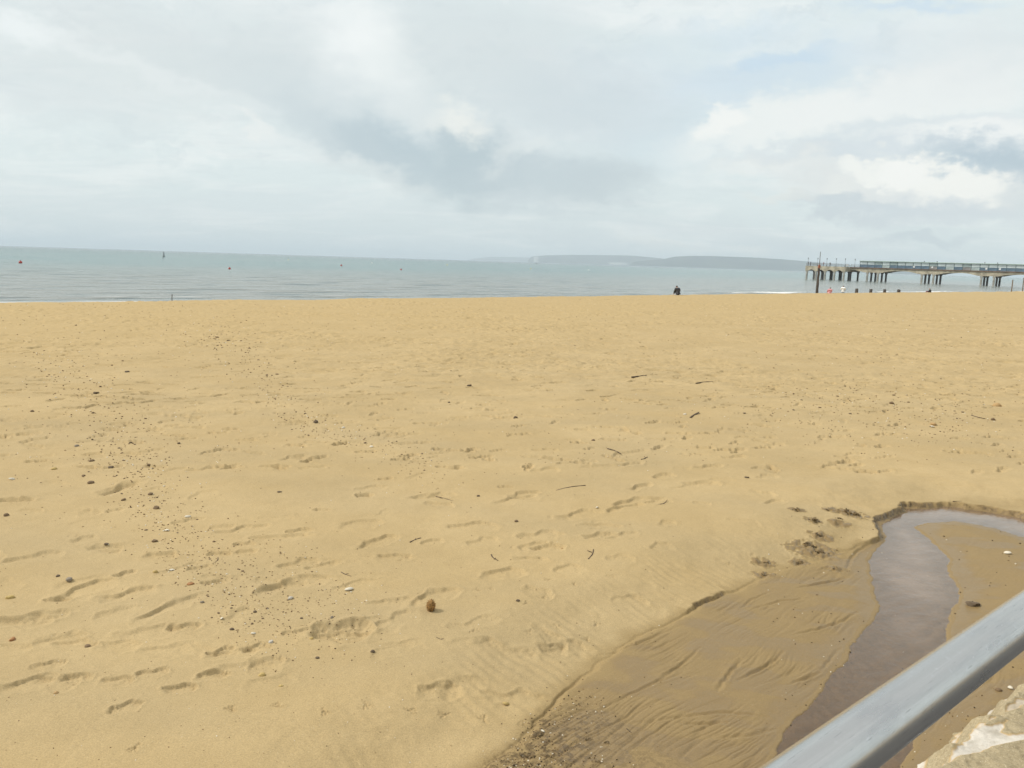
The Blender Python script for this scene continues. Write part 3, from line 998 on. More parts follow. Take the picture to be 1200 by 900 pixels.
bm = bmesh.new(); pbox(bm, 0.075, SP - 0.075, -0.025, 0.025, 1.225, 2.295)
win_g = bm_obj('window_panel', bm, SCR_GR, pier, loc=(us0 + SP * 2, sw0, ZD))
for k in range(1, nb + 1):
    dup(post0, (us0 + SP * k, sw0, ZD))
    if k == nb:
        break
    if k in white_bays:
        if k != 3:
            dup(low_w, (us0 + SP * k, sw0, ZD))
        dup(win_w, (us0 + SP * k, sw0, ZD))
    elif k in grey_bays:
        if k != 9:
            dup(low_g if k in (9, 13, 14, 28) else low_b, (us0 + SP * k, sw0, ZD))
        if k != 2:
            dup(win_g, (us0 + SP * k, sw0, ZD))
    else:
        dup(low_b, (us0 + SP * k, sw0, ZD))
        dup(win_w, (us0 + SP * k, sw0, ZD))
for px in (1070.5, 1092, 1155.5, 1171.5, 993):
    bm = bmesh.new()
    g = bmesh.ops.create_cone(bm, cap_ends=True, segments=14, radius1=0.36, radius2=0.36, depth=0.05)
    bmesh.ops.rotate(bm, cent=(0, 0, 0), matrix=Matrix.Rotation(R(90), 3, 'X'), verts=bm.verts[:])
    bm_obj('sign', bm, WHITE, pier, loc=(pu(px, sw0 - .08), sw0 - 0.08 if px > 1000 else 0.05, ZD + 0.75))


# ================================================================== PEOPLE
def skin_obj(name, pts, edges, mat, parent=None, sub=1):
    """pts: {key: (x,y,z,radius)}"""
    me = bpy.data.meshes.new(name)
    keys = list(pts)
    ix = {k: i for i, k in enumerate(keys)}
    me.from_pydata([pts[k][:3] for k in keys], [(ix[a], ix[b]) for a, b in edges], [])
    o = link(name, me, parent)
    md = o.modifiers.new('Skin', 'SKIN')
    md.use_smooth_shade = True
    for i, k in enumerate(keys):
        r_ = pts[k][3]
        me.skin_vertices[0].data[i].radius = (r_, r_)
        me.skin_vertices[0].data[i].use_root = (i == 0)
    ms = o.modifiers.new('Sub', 'SUBSURF')
    ms.levels = ms.render_levels = sub
    me.materials.append(mat)
    return o


SKIN = simple_mat('skin', (0.50, 0.31, 0.22), 0.6, 0.1, 8)
HAIR_D = simple_mat('dark_hair', (0.025, 0.02, 0.018), 0.7, 0.3, 20)
HAIR_B = simple_mat('brown_hair', (0.10, 0.055, 0.03), 0.7, 0.3, 20)


def hand(pts, edges, wrist, tip_dir, side, tagk):
    w = Vector(pts[wrist][:3])
    d = Vector(tip_dir).normalized()
    sd = Vector(side).normalized()
    pts[tagk + 'palm'] = (*(w + d * 0.06), 0.032)
    edges.append((wrist, tagk + 'palm'))
    for q, ln in zip((-0.028, -0.010, 0.010, 0.027), (0.075, 0.088, 0.082, 0.064)):
        a = w + d * 0.09 + sd * q
        b = a + d * ln * 0.55 - Vector((0, 0, 0.008))
        c_ = b + d * ln * 0.35 - Vector((0, 0, 0.022))
        n_ = f'{tagk}f{q}'
        pts[n_ + 'a'] = (*a, 0.010)
        pts[n_ + 'b'] = (*b, 0.009)
        pts[n_ + 'c'] = (*c_, 0.008)
        edges += [(tagk + 'palm', n_ + 'a'), (n_ + 'a', n_ + 'b'), (n_ + 'b', n_ + 'c')]
    a = w + d * 0.04 - sd * 0.045
    pts[tagk + 't1'] = (*a, 0.011)
    pts[tagk + 't2'] = (*(a + d * 0.045 - sd * 0.015), 0.009)
    edges += [(tagk + 'palm', tagk + 't1'), (tagk + 't1', tagk + 't2')]


def person(label, loc, heading, pose, top_mat, leg_mat, hair_mat, group=None, lean=0.0, sleeves=True):
    root = empty('person', loc, heading)
    tag(root, label, 'person', group)
    J = {}
    if pose == 'sit':
        J.update(pelvis=(0, 0, .11, .120), waist=(0, -.03, .28, .118), chest=(lean * .5, .02, .45, .135), upper=(lean * .8, .07, .57, .105), neck=(lean, .10, .64, .05),
                 head=(lean * 1.3, .14, .72, .078), crown=(lean * 1.4, .14, .81, .070), nose=(lean * 1.35, .235, .74, .016))
        for s, n in ((-1, 'l'), (1, 'r')):
            J[n + 'sh'] = (s * .18 + lean * .8, .06, .56, .058)
            J[n + 'el'] = (s * .25, .19, .33, .044)
            J[n + 'wr'] = (s * .12, .40, .37, .028)
            J[n + 'hip'] = (s * .10, .05, .11, .095)
            J[n + 'kn'] = (s * .14, .43, .40, .060)
            J[n + 'an'] = (s * .11, .62, .07, .040)
            J[n + 'to'] = (s * .13, .80, .035, .032)
    else:
        J.update(pelvis=(0, 0, .94, .125), waist=(0, 0, 1.10, .112), chest=(0, -.01, 1.28, .135), upper=(0, 0, 1.41, .10), neck=(0, .01, 1.50, .05),
                 head=(0, .03, 1.58, .078), crown=(0, .03, 1.68, .070), nose=(0, .125, 1.60, .016))
        for s, n in ((-1, 'l'), (1, 'r')):
            J[n + 'sh'] = (s * .18, 0, 1.40, .056)
            J[n + 'el'] = (s * .24, .03, 1.12, .042)
            J[n + 'wr'] = (s * .20, .22, 1.04, .027)
            J[n + 'hip'] = (s * .09, 0, .90, .095)
            J[n + 'kn'] = (s * .10, .03, .50, .060)
            J[n + 'an'] = (s * .10, 0, .08, .042)
            J[n + 'to'] = (s * .11, .17, .035, .034)
    E_ = [('pelvis', 'waist'), ('waist', 'chest'), ('chest', 'upper'), ('upper', 'neck'), ('neck', 'head'), ('head', 'crown'), ('head', 'nose')]
    for n in 'lr':
        E_ += [('upper', n + 'sh'), (n + 'sh', n + 'el'), (n + 'el', n + 'wr'), ('pelvis', n + 'hip'), (n + 'hip', n + 'kn'), (n + 'kn', n + 'an'), (n + 'an', n + 'to')]
    pts, edges = dict(J), list(E_)
    for q in ('pelvis', 'waist', 'chest', 'upper', 'lhip', 'rhip'):
        pts[q] = (*J[q][:3], J[q][3] * .84)
    hand(pts, edges, 'lwr', (.5, .5, -.5) if pose == 'sit' else (0.1, .6, -.5), (.6, -.5, 0.2), 'L')
    hand(pts, edges, 'rwr', (-.5, .5, -.5) if pose == 'sit' else (-0.1, .6, -.5), (-.6, -.5, 0.2), 'R')
    skin_obj('body', pts, edges, SKIN, root, 2)
    grow = lambda ks, g: {k: (*J[k][:3], J[k][3] + g) for k in ks}
    tk = ['pelvis', 'waist', 'chest', 'upper', 'lsh', 'rsh', 'lel', 'rel']
    te = [('pelvis', 'waist'), ('waist', 'chest'), ('chest', 'upper'), ('upper', 'lsh'), ('upper', 'rsh'), ('lsh', 'lel'), ('rsh', 'rel')]
    if sleeves:
        tk += ['lwr', 'rwr']
        te += [('lel', 'lwr'), ('rel', 'rwr')]
    sp = grow(tk, 0.028)
    sp['hem'] = (J['pelvis'][0], J['pelvis'][1] - .01, J['pelvis'][2] + .03, .178)
    nk = J['neck']
    for q, g in (('waist', .062), ('chest', .050), ('upper', .045)):
        sp[q] = (*J[q][:3], J[q][3] + g)
    sp['collar'] = (nk[0] * .9, nk[1] - .01, nk[2] - .02, .072)
    del sp['pelvis']
    te = [('hem', 'waist')] + te[1:] + [('upper', 'collar')]
    sp = {k: sp[k] for k in ['waist'] + [q for q in sp if q != 'waist']}
    skin_obj('shirt', sp, te, top_mat, root, 2)
    lk = ['pelvis', 'lhip', 'rhip', 'lkn', 'rkn', 'lan', 'ran']
    lp = grow(lk, 0.022)
    lp['belt'] = (J['waist'][0], J['waist'][1], (J['pelvis'][2] + J['waist'][2]) / 2, .138)
    lp['pelvis'] = (*J['pelvis'][:3], .140)
    skin_obj('trousers', lp, [('pelvis', 'belt'), ('pelvis', 'lhip'), ('pelvis', 'rhip'), ('lhip', 'lkn'), ('rhip', 'rkn'), ('lkn', 'lan'), ('rkn', 'ran')], leg_mat, root, 2)
    root.scale = (1.22,) * 3 if pose == 'sit' else (1, 1, 1)
    h, c_ = Vector(J['head'][:3]), Vector(J['crown'][:3])
    skin_obj('hair', {'a': (h.x, h.y - .05, h.z - .03, .085), 'b': (c_.x, c_.y - .03, c_.z + .01, .098)}, [('a', 'b')], hair_mat, root, 2)
    return root


def on_beach(px, back=0.4):
    """a spot on the beach crest seen at px"""
    lo, hi = 20.0, 400.0
    d = ray(px, 340)
    d = d[:2] / np.linalg.norm(d[:2])
    sd = d @ NS
    td = d @ TS
    r_ = 70.0
    for _ in range(30):
        sc_ = np.interp(r_ * td, [-60, 10, 48, 77, 106, 160, 210, 300], [48.5, 49.3, 50.8, 52.6, 54.2, 55.4, 56.6, 58])
        r_ = (sc_ - back) / sd
    return np.array([d[0] * r_, d[1] * r_])


M_CHAR = simple_mat('charcoal_jacket', (0.040, 0.042, 0.050), 0.8, 0.3, 6)
M_BLK = simple_mat('black_cloth', (0.018, 0.018, 0.020), 0.85, 0.3, 6)
M_PINK = simple_mat('pink_cloth', (0.66, 0.30, 0.32), 0.8, 0.2, 6)
M_PALE = simple_mat('pale_pink_cloth', (0.70, 0.46, 0.44), 0.8, 0.2, 6)
M_WHT = simple_mat('white_cloth', (0.82, 0.82, 0.80), 0.8, 0.08, 6)
M_NAVY = simple_mat('navy_cloth', (0.03, 0.04, 0.08), 0.8, 0.2, 6)
M_RED = simple_mat('dark_red_cloth', (0.20, 0.05, 0.05), 0.8, 0.2, 6)
p = on_beach(795, 1.2)
person('person in a charcoal jacket sitting alone on the beach crest, back turned', (p[0], p[1], hgt(*p) + 0.02), R(14), 'sit', M_CHAR, M_BLK, HAIR_D, lean=-.09)
p = on_beach(972.8, 1.0)
person('person in pink clothes sitting low on the sand beside the tall dark pole', (p[0], p[1], hgt(*p) - 0.16), R(-5), 'sit', M_PINK, M_PALE, HAIR_B, lean=.02)
p = on_beach(988, 1.2)
person('person in a white shirt and dark trousers sitting on the sand facing the sea', (p[0], p[1], hgt(*p) + 0.10), R(-22), 'sit', M_WHT, M_BLK, HAIR_B, sleeves=False)
p = on_beach(1090.3, 0.2)
person('person in dark clothes crouching low at the waterline in front of the pier', (p[0], p[1], hgt(*p) - .25), R(60), 'sit', M_BLK, M_RED, HAIR_D, lean=.10)


def pier_point(px, w, z):
    q = PO + PU * pu(px, w) + PW * w
    return (q[0], q[1], ZSEA + z)


person('person in black standing at the seaward corner of the pier head', pier_point(946.4, HW0 + 1.3, ZD), R(200), 'stand', M_BLK, M_BLK, HAIR_D)
person('person in navy standing second from the seaward corner of the pier head', pier_point(949.2, HW0 + 1.6, ZD), R(120), 'stand', M_NAVY, M_BLK, HAIR_D)
person('person in dark red on the pier head, right of the tall pole on the beach', pier_point(964.4, HW0 + 1.6, ZD), R(160), 'stand', M_RED, M_NAVY, HAIR_B)
person('person in charcoal standing at the middle of the pier head railing', pier_point(972.0, HW0 + 1.2, ZD), R(180), 'stand', M_CHAR, M_NAVY, HAIR_D)

# ================================================================== POSTS ON THE BEACH
TIMBER = simple_mat('weathered_timber', (0.075, 0.062, 0.052), 0.9, 0.4, 3, bump=0.02)
TIMBER_P = simple_mat('pale_timber', (0.17, 0.12, 0.075), 0.9, 0.3, 3, bump=0.02)
RUST = simple_mat('rust_band', (0.30, 0.10, 0.05), 0.8, 0.3, 3)
MASTM = simple_mat('grey_mast', (0.12, 0.12, 0.12), 0.6, 0.2, 3)
p = on_beach(957.5, 0.2)
z0 = hgt(*p)
mk = empty('groyne_marker', (p[0], p[1], z0))
tag(mk, 'tall dark timber pole with a thin mast, on the beach before the pier', 'marker post')
bm = bmesh.new()
n_seg = 10
ring_prev = None
for k in range(n_seg + 1):
    zz = -0.6 + 4.1 * k / n_seg
    rr_ = 0.20 - 0.045 * k / n_seg
    ring = [bm.verts.new((rr_ * (1 + .12 * math.sin(a_ * 3 + k)) * math.cos(a_) + 0.015 * math.sin(k * 1.7), rr_ * math.sin(a_), zz)) for a_ in np.linspace(0, 2 * math.pi, 9)[:-1]]
    if ring_prev:
        for j in range(8):
            bm.faces.new([ring_prev[j], ring_prev[(j + 1) % 8], ring[(j + 1) % 8], ring[j]])
    else:
        bm.faces.new(list(reversed(ring)))
    ring_prev = ring
bm.faces.new(ring_prev)
bm_obj('post', bm, TIMBER, mk)
bm = bmesh.new(); add_cyl(bm, (0.02, 0, 3.503), (0.02, 0, 3.95), 0.16, 0.15, 10)
bm_obj('collar', bm, RUST, mk)
bm = bmesh.new(); add_cyl(bm, (0.02, 0, 3.953), (0.02, 0, 5.75), 0.055, 0.04, 8)
bm_obj('mast', bm, MASTM, mk)


def stub(px, h, wd, label, mat=TIMBER, back=-0.6, group=None, sink=0.5):
    p = on_beach(px, back)
    bm = bmesh.new()
    vs = add_box(bm, (0, 0, (h - sink) / 2), (wd, wd * 0.8, h + sink))
    bmesh.ops.subdivide_edges(bm, edges=bm.edges[:], cuts=3, use_grid_fill=True)
    for v in bm.verts:
        v.co.x += random.uniform(-.02, .02) * wd
        v.co.y += random.uniform(-.02, .02) * wd
        if v.co.z > h - 0.01:
            v.co.z += random.uniform(-.08, .03)
    o = bm_obj('groyne_post', bm, mat, loc=(p[0], p[1], hgt(*p)), rotz=0.6)
    o.rotation_euler = (random.uniform(-.04, .04), random.uniform(-.04, .04), 0.7)
    return tag(o, label, 'post', group)


gr = 'low timber groyne posts in the surf'
stub(1004, 0.70, .38, 'short dark timber stump in the surf, nearest the person in the white shirt', group=gr)
stub(1020.5, 0.64, .38, 'short dark timber stump, second in the row right of the white shirt', group=gr)
stub(1036.8, 0.58, .38, 'short dark timber stump, third in the row right of the white shirt', group=gr)
stub(1053.5, 0.52, .46, 'lowest dark timber stump, last in the row in the foam', group=gr)
stub(1185.5, 2.6, .20, 'thin brown timber post standing before the pier, left of the pair at the frame edge', TIMBER_P, 0.3, 'thin tall posts before the pier', sink=.8)
stub(1198.3, 3.1, .20, 'taller thin brown timber post at the right edge of the photo', TIMBER_P, 0.3, 'thin tall posts before the pier', sink=.8)
bm = bmesh.new()
add_cyl(bm, (0, 0, -.3), (0.02, 0, 0.42), 0.026, 0.02, 8)
add_cyl(bm, (0.018, 0, 0.30), (0.06, 0.02, 0.37), 0.012, 0.01, 6)
p = on_beach(201, -0.2)
tag(bm_obj('stake', bm, TIMBER, loc=(p[0], p[1], hgt(*p))), 'thin dark stake at the water edge on the far left', 'stake')

# ================================================================== ON THE WATER
BUOY_R = simple_mat('red_buoy_plastic', (0.50, 0.06, 0.045), 0.45, 0.15, 3)
BUOY_Y = simple_mat('pale_yellow_buoy_plastic', (0.70, 0.62, 0.28), 0.45, 0.15, 3)
BUOY_W = simple_mat('white_buoy_plastic', (0.80, 0.80, 0.76), 0.45, 0.1, 3)
BUOY_D = simple_mat('dark_steel', (0.03, 0.035, 0.04), 0.6, 0.2, 3)


def buoy(px, py, size, mat, label, group='mooring buoys off the beach'):
    p = SEA(px, py)
    root = empty('buoy', (p[0], p[1], ZSEA))
    tag(root, label, 'buoy', group)
    bm = bmesh.new()
    bmesh.ops.create_uvsphere(bm, u_segments=14, v_segments=9, radius=size)
    for v in bm.verts:
        v.co.z = v.co.z * 0.9 + size * 0.45
    bm_obj('float', bm, mat, root, True)
    bm = bmesh.new()
    add_cyl(bm, (0, 0, size * 1.33), (0, 0, size * 1.75), size * 0.28, size * 0.16, 10)
    bm_obj('top_eye', bm, BUOY_D, root)


buoy(24, 308.3, .34, BUOY_R, 'red buoy floating off the beach, farthest to the left')
buoy(269, 315.3, .26, BUOY_R, 'red buoy floating roughly below the dark marker, left half of the sea')
buoy(400, 311.6, .34, BUOY_R, 'red buoy floating near the horizon left of the pale yellow buoy')
buoy(470, 316.4, .26, BUOY_R, 'red buoy floating closer in, rightmost of the red ones')
buoy(338, 304.6, .38, BUOY_Y, 'pale yellow buoy near the horizon, leftmost of the yellow ones')
buoy(436, 308.6, .40, BUOY_W, 'white buoy floating between two red buoys near the horizon')
buoy(524, 310.9, .42, BUOY_Y, 'pale yellow buoy floating left of the distant chalk headland')
buoy(622, 315.2, .34, BUOY_Y, 'pale yellow buoy floating below the white chalk cliff')
buoy(690, 316.8, .34, BUOY_W, 'white buoy floating in front of the middle hill')
buoy(191, 302.7, .26, BUOY_D, 'small dark float just in front of the black marker on the left')
p = SEA(192, 300.9)
root = empty('marker_buoy', (p[0], p[1], ZSEA))
tag(root, 'dark upright marker buoy with a mast near the horizon on the left', 'marker buoy')
bm = bmesh.new(); add_cyl(bm, (0, 0, -.3), (0, 0, .45), .65, .5, 14)
bm_obj('float', bm, BUOY_D, root, False)
bm = bmesh.new()
for k in range(4):
    a_ = k * math.pi / 2
    add_cyl(bm, (.4 * math.cos(a_), .4 * math.sin(a_), .453), (.12 * math.cos(a_), .12 * math.sin(a_), 1.9), .07, .05, 6)
bm_obj('frame', bm, BUOY_D, root)
bm = bmesh.new(); add_cyl(bm, (0, 0, 1.7), (0, 0, 2.9), .10, .07, 8); add_cyl(bm, (0, 0, 2.3), (0, 0, 2.75), .32, .05, 10)
bm_obj('topmark', bm, BUOY_D, root)
# the little boat under the cliff
d_ = ray(628.5, 308.9)
p = SEA(628.5, 309.0)
root = empty('boat', (p[0], p[1], ZSEA), R(4))
tag(root, 'small white boat with a dark cabin under the distant chalk cliff', 'boat')
bm = bmesh.new()
L_, B_ = 9.0, 2.8
rings = []
for k in range(9):
    f = k / 8
    bw = B_ / 2 * (math.sin(math.pi * min(0.5, 0.18 + f * 0.42)) if f < .75 else (1 - ((f - .75) / .25) ** 2) * .97 + .03)
    x_ = -L_ / 2 + L_ * f
    sheer = 1.0 + 0.5 * f * f
    rings.append([bm.verts.new(c_) for c_ in ((x_, -bw, sheer), (x_, -bw * .8, 0.1), (x_, 0, -.35), (x_, bw * .8, 0.1), (x_, bw, sheer))])
for a_, b_ in zip(rings, rings[1:]):
    for j in range(4):
        bm.faces.new([a_[j], a_[j + 1], b_[j + 1], b_[j]])
    bm.faces.new([a_[4], a_[0], b_[0], b_[4]])
bm.faces.new(rings[0]); bm.faces.new(list(reversed(rings[-1])))
bmesh.ops.recalc_face_normals(bm, faces=bm.faces[:])
bm_obj('hull', bm, WHITE, root)
bm = bmesh.new(); vs = add_box(bm, (-.2, 0, 1.95), (3.0, 1.9, 1.3))
for v in bm.verts:
    if v.co.z > 2.2:
        v.co.x *= .75
bm_obj('cabin', bm, BUOY_D, root)
bm = bmesh.new(); add_cyl(bm, (-.4, 0, 2.55), (-.4, 0, 5.4), .09, .05, 8)
bm_obj('mast', bm, WHITE, root)

# ================================================================== PROMENADE, LEDGE, HANDRAIL
PZ = EYE - 1.52
WALLM = simple_mat('promenade_tarmac', (0.085, 0.080, 0.075), 0.9, 0.2, 3, bump=0.004)
tt0, tt1 = -14.0, 30.0
bm = bmesh.new()
NE = 0.40
add_prism(bm, [(-9.0, PZ - 0.18), (NE + .04, PZ - 0.18), (NE + .04, PZ - 0.02), (NE + .02, PZ), (-9.0, PZ)], (TS[0] * (tt1 - tt0), TS[1] * (tt1 - tt0), 0), (NS[0], NS[1], 0), (0, 0, 1), (TS[0] * tt0, TS[1] * tt0, 0))
structure(bm_obj('promenade', bm, WALLM))
bm = bmesh.new()
add_prism(bm, [(-0.3, -0.6), (NE, -0.6), (NE, PZ - 0.184), (-0.3, PZ - 0.184)], (TS[0] * (tt1 - tt0), TS[1] * (tt1 - tt0), 0), (NS[0], NS[1], 0), (0, 0, 1), (TS[0] * tt0, TS[1] * tt0, 0))
structure(bm_obj('promenade', bm, WALLM))


def ledge():
    ed = [(1060, 925), (1090, 900), (1107, 886), (1118, 876), (1132, 864), (1143, 850), (1158, 842), (1172, 832), (1186, 822), (1200, 812), (1230, 792)]
    pts = np.array([G(a, b, 0.0) for a, b in ed])
    te, ne = pts @ TS, pts @ NS
    order = np.argsort(te)
    te, ne = te[order], ne[order]
    tg = np.concatenate([np.linspace(-4, te[0] - .05, 40)[:-1], np.linspace(te[0] - .05, te[-1] + .3, 330), np.linspace(te[-1] + .3, 14, 60)[1:]])
    fg = np.concatenate([np.linspace(0, 0.30, 90), np.linspace(0.30, 1, 60)[1:]])
    TG, FG = np.meshgrid(tg, fg, indexing='ij')
    front = np.interp(TG, te, ne) + 0.03 * fbm(TG / .18, TG * 0 + 3, 3, 181) + 0.075
    N_ = front * (1 - FG) + (NE - 0.02) * FG
    dist = (front - N_)                        # metres behind the front lip
    x, y = TG * TS[0] + N_ * NS[0], TG * TS[1] + N_ * NS[1]
    n1 = fbm(x / .16, y / .16, 4, 183)
    n2 = fbm(x / .035, y / .035, 3, 187)
    wp = [tuple(G(a, b, .10)) for a, b in [(1098, 892), (1112, 880), (1128, 866), (1140, 851), (1154, 847), (1172, 842), (1184, 837), (1178, 848), (1174, 853), (1186, 858), (1202, 856), (1240, 852), (1240, 858), (1202, 862), (1180, 866),
                                           (1160, 871), (1150, 877), (1128, 880), (1112, 888)]]
    wp2 = [tuple(G(a, b, .10)) for a, b in [(1140, 852), (1150, 842), (1160, 836), (1178, 826), (1200, 812), (1240, 790), (1240, 800), (1205, 822), (1180, 832), (1166, 840)]]
    s1, _ = sdpoly(x, y, wp)
    s2, _ = sdpoly(x, y, wp2)
    bare = np.maximum(sst(-0.010, 0.012, s1 + 0.014 * n1 + .006 * n2), 0.8 * sst(-0.005, 0.015, s2 + 0.03 * n1 - .008))
    bare = np.maximum(bare, sst(0.25, 0.5, fbm(x / .5, y / .25, 3, 191) - .05) * (np.abs(TG - 4.0) > 1.2))
    bare = np.maximum(bare, 0.9 * sst(0.05, 0.02, dist) * sst(-0.1, 0.2, n1))
    rock = -0.08 + 0.155 * sst(0.0, 0.15, dist + 0.02 * n1) + 0.007 * n1 + 0.002 * n2 + 0.05 * sst(.15, 1.0, dist)
    sand = 0.010 + 0.004 * n1 + 0.0015 * n2
    z = -SLOPE * N_ + rock + np.where(True, sand * (1 - bare), 0)
    v = np.stack([x, y, z], -1).reshape(-1, 3)
    m, t = new_mat('crumbling_concrete')
    co = t.n('ShaderNodeTexCoord').outputs['Object']
    b_ = t.attr('bare')
    a1 = t.noise(co, 9, 5, 0.6)
    a2 = t.noise(co, 70, 4, 0.7)
    g1 = t.noise(co, 230, 2, 0.6)
    stone = t.mix(t.ramp(a1, .35, .7), (0.66, 0.61, 0.53), (0.47, 0.42, 0.34))
    stone = t.mix(t.math('MULTIPLY', t.ramp(a2, .5, .75), .5), stone, (0.36, 0.29, 0.21))
    sandc = t.mix(t.ramp(a2, .3, .7), (0.31, 0.25, 0.150), (0.44, 0.36, 0.225))
    sandc = t.mix(t.ramp(g1, .64, .70), sandc, (0.78, 0.70, 0.52))
    sandc = t.mix(t.ramp(t.noise(t.mapping(co, loc=(3, 1, 2)), 200, 2, .6), .66, .72), sandc, (0.12, 0.08, 0.05))
    rim = t.math('MULTIPLY', t.ramp(b_, .1, .4), t.ramp(b_, .6, .95, 1, 0))
    c = t.mix(t.ramp(b_, .3, .7), sandc, stone)
    c = t.mix(t.math('MULTIPLY', rim, .55), c, (0.50, 0.33, 0.13))
    nb_ = t.bump(a2, .6, .004, t.bump(g1, .6, .003))
    finish(t, c, .88, 0, nb_, .2)
    o = link('ledge', build_mesh('ledge', v, grid_faces(len(tg), len(fg)), m, True, {'bare': bare}))
    tag(o, 'crumbling pale concrete ledge half covered with sand below the handrail', 'ledge')


ledge()


def galv():
    m, t = new_mat('galvanised_steel')
    co = t.n('ShaderNodeTexCoord').outputs['Object']
    st = t.noise(t.mapping(co, (1.2, 60, 60)), 1.0, 4, 0.65)
    bl = t.noise(t.mapping(co, (6, 22, 22)), 1.0, 4, 0.6)
    fl = t.noise(co, 90, 3, 0.6)
    sc1 = t.noise(t.mapping(co, (35, 420, 420), (0.3, 0.5, 0.2)), 1.0, 2, 0.5)
    c = t.mix(t.ramp(st, .35, .7), (0.52, 0.515, 0.505), (0.64, 0.635, 0.62))
    c = t.mix(t.math('MULTIPLY', t.ramp(bl, .5, .72), .45), c, (0.36, 0.37, 0.39))
    c = t.mix(t.math('MULTIPLY', t.ramp(fl, .62, .74), .25), c, (0.72, 0.73, 0.75))
    c = t.mix(t.math('MULTIPLY', t.ramp(sc1, .67, .72), .35), c, (0.25, 0.25, 0.26))
    r_ = t.math('ADD', 0.15, t.math('MULTIPLY', bl, 0.20))
    nb_ = t.bump(st, .12, .0008, t.bump(fl, .10, .0006))
    finish(t, c, r_, 0.92, nb_)
    return m


GALV = galv()
za = EYE - 0.42


def at_z(px, py, z):
    d = ray(px, py)
    k = (z - EYE) / d[2]
    return Vector((d[0] * k, d[1] * k, z))


ra, rb = at_z(962.5, 900, za), at_z(1200, 724.5, za)
rdv = (rb - ra).normalized()
rail_root = empty('handrail', (ra.x, ra.y, PZ), math.atan2(rdv.y, rdv.x))
tag(rail_root, 'round galvanised steel handrail running across the lower right corner', 'handrail')
hz_ = za - PZ
RAD = 0.0262


def tube(name, x0, x1, z, rad, parent):
    bm = bmesh.new()
    seg = 40
    n = 60
    prev = None
    for k in range(n + 1):
        x_ = x0 + (x1 - x0) * k / n
        ring = [bm.verts.new((x_, rad * math.cos(a_), z + rad * math.sin(a_))) for a_ in np.linspace(0, 2 * math.pi, seg + 1)[:-1]]
        if prev:
            for j in range(seg):
                bm.faces.new([prev[j], prev[(j + 1) % seg], ring[(j + 1) % seg], ring[j]])
        else:
            bm.faces.new(list(reversed(ring)))
        prev = ring
    bm.faces.new(prev)
    bmesh.ops.recalc_face_normals(bm, faces=bm.faces[:])
    return bm_obj(name, bm, GALV, parent, True)


tube('top_rail', -2.1, 9.0, hz_, RAD, rail_root)
for xp in (-0.75, 1.75, 4.25, 6.75):
    bm = bmesh.new()
    add_cyl(bm, (xp, 0, 0.0), (xp, 0, hz_ - RAD * .8), .024, None, 24)
    add_cyl(bm, (xp, 0, 0.0), (xp, 0, 0.012), .07, None, 24)
    bm_obj('post', bm, GALV, rail_root)

# ================================================================== STONES, SHELLS, TWIGS AND WEED ON THE SAND
ST_COL = {'brown': (0.180, 0.120, 0.064), 'dark': (0.130, 0.093, 0.056), 'grey': (0.25, 0.205, 0.150), 'tan': (0.42, 0.27, 0.12), 'orange': (0.36, 0.18, 0.075),
          'yellow': (0.47, 0.34, 0.13), 'white': (0.64, 0.58, 0.46), 'pale': (0.46, 0.41, 0.33)}
ST_MAT = {k: simple_mat(k + '_stone', v, 0.95, 0.3, 60) for k, v in ST_COL.items()}
_stone_cache = {}


def stone_mesh(var, col):
    key = (var, col)
    if key in _stone_cache:
        return _stone_cache[key]
    rg = random.Random(var * 13 + 5)
    bm = bmesh.new()
    bmesh.ops.create_icosphere(bm, subdivisions=3, radius=1.0)
    sx, sy, sz = rg.uniform(.85, 1.15), rg.uniform(.6, .95), rg.uniform(.45, .75)
    ph = [rg.uniform(0, 6) for _ in range(6)]
    cuts = [(Vector((rg.gauss(0, 1), rg.gauss(0, 1), rg.gauss(0, 1))).normalized(), rg.uniform(.55, .85)) for _ in range(6)]
    for v in bm.verts:
        c = v.co.copy()
        for n_, d_ in cuts:
            e_ = c.dot(n_) - d_
            if e_ > 0:
                c -= n_ * e_ * 0.85
        k = 1 + .08 * math.sin(5 * c.x + ph[0]) * math.sin(4 * c.y + ph[1]) + .05 * math.sin(9 * c.z + ph[2] + 7 * c.x)
        c *= k
        v.co = Vector((c.x * sx, c.y * sy, c.z * sz))
    me = bpy.data.meshes.new('stone')
    bm.to_mesh(me)
    bm.free()
    me.polygons.foreach_set('use_smooth', [True] * len(me.polygons))
    me.materials.append(ST_MAT[col])
    _stone_cache[key] = me
    return me


def wsize(px, py, spx):
    c = G(px, py)
    return spx * math.sqrt(c[0] ** 2 + c[1] ** 2 + EYE ** 2) / FPX, c


def stone(px, py, spx, col, label, cat='stone', name='stone', group=None, var=None):
    s, c = wsize(px, py, spx)
    s = max(s * .74, 0.004)
    o = link(name, stone_mesh(random.randrange(9) if var is None else var, col), None, (c[0], c[1], hgt(*c) + 0.06 * s), random.uniform(0, 6.28))
    o.scale = (s / 2, s / 2, s / 2 * random.uniform(.8, 1.2))
    return tag(o, label, cat, group)


_shell_cache = {}


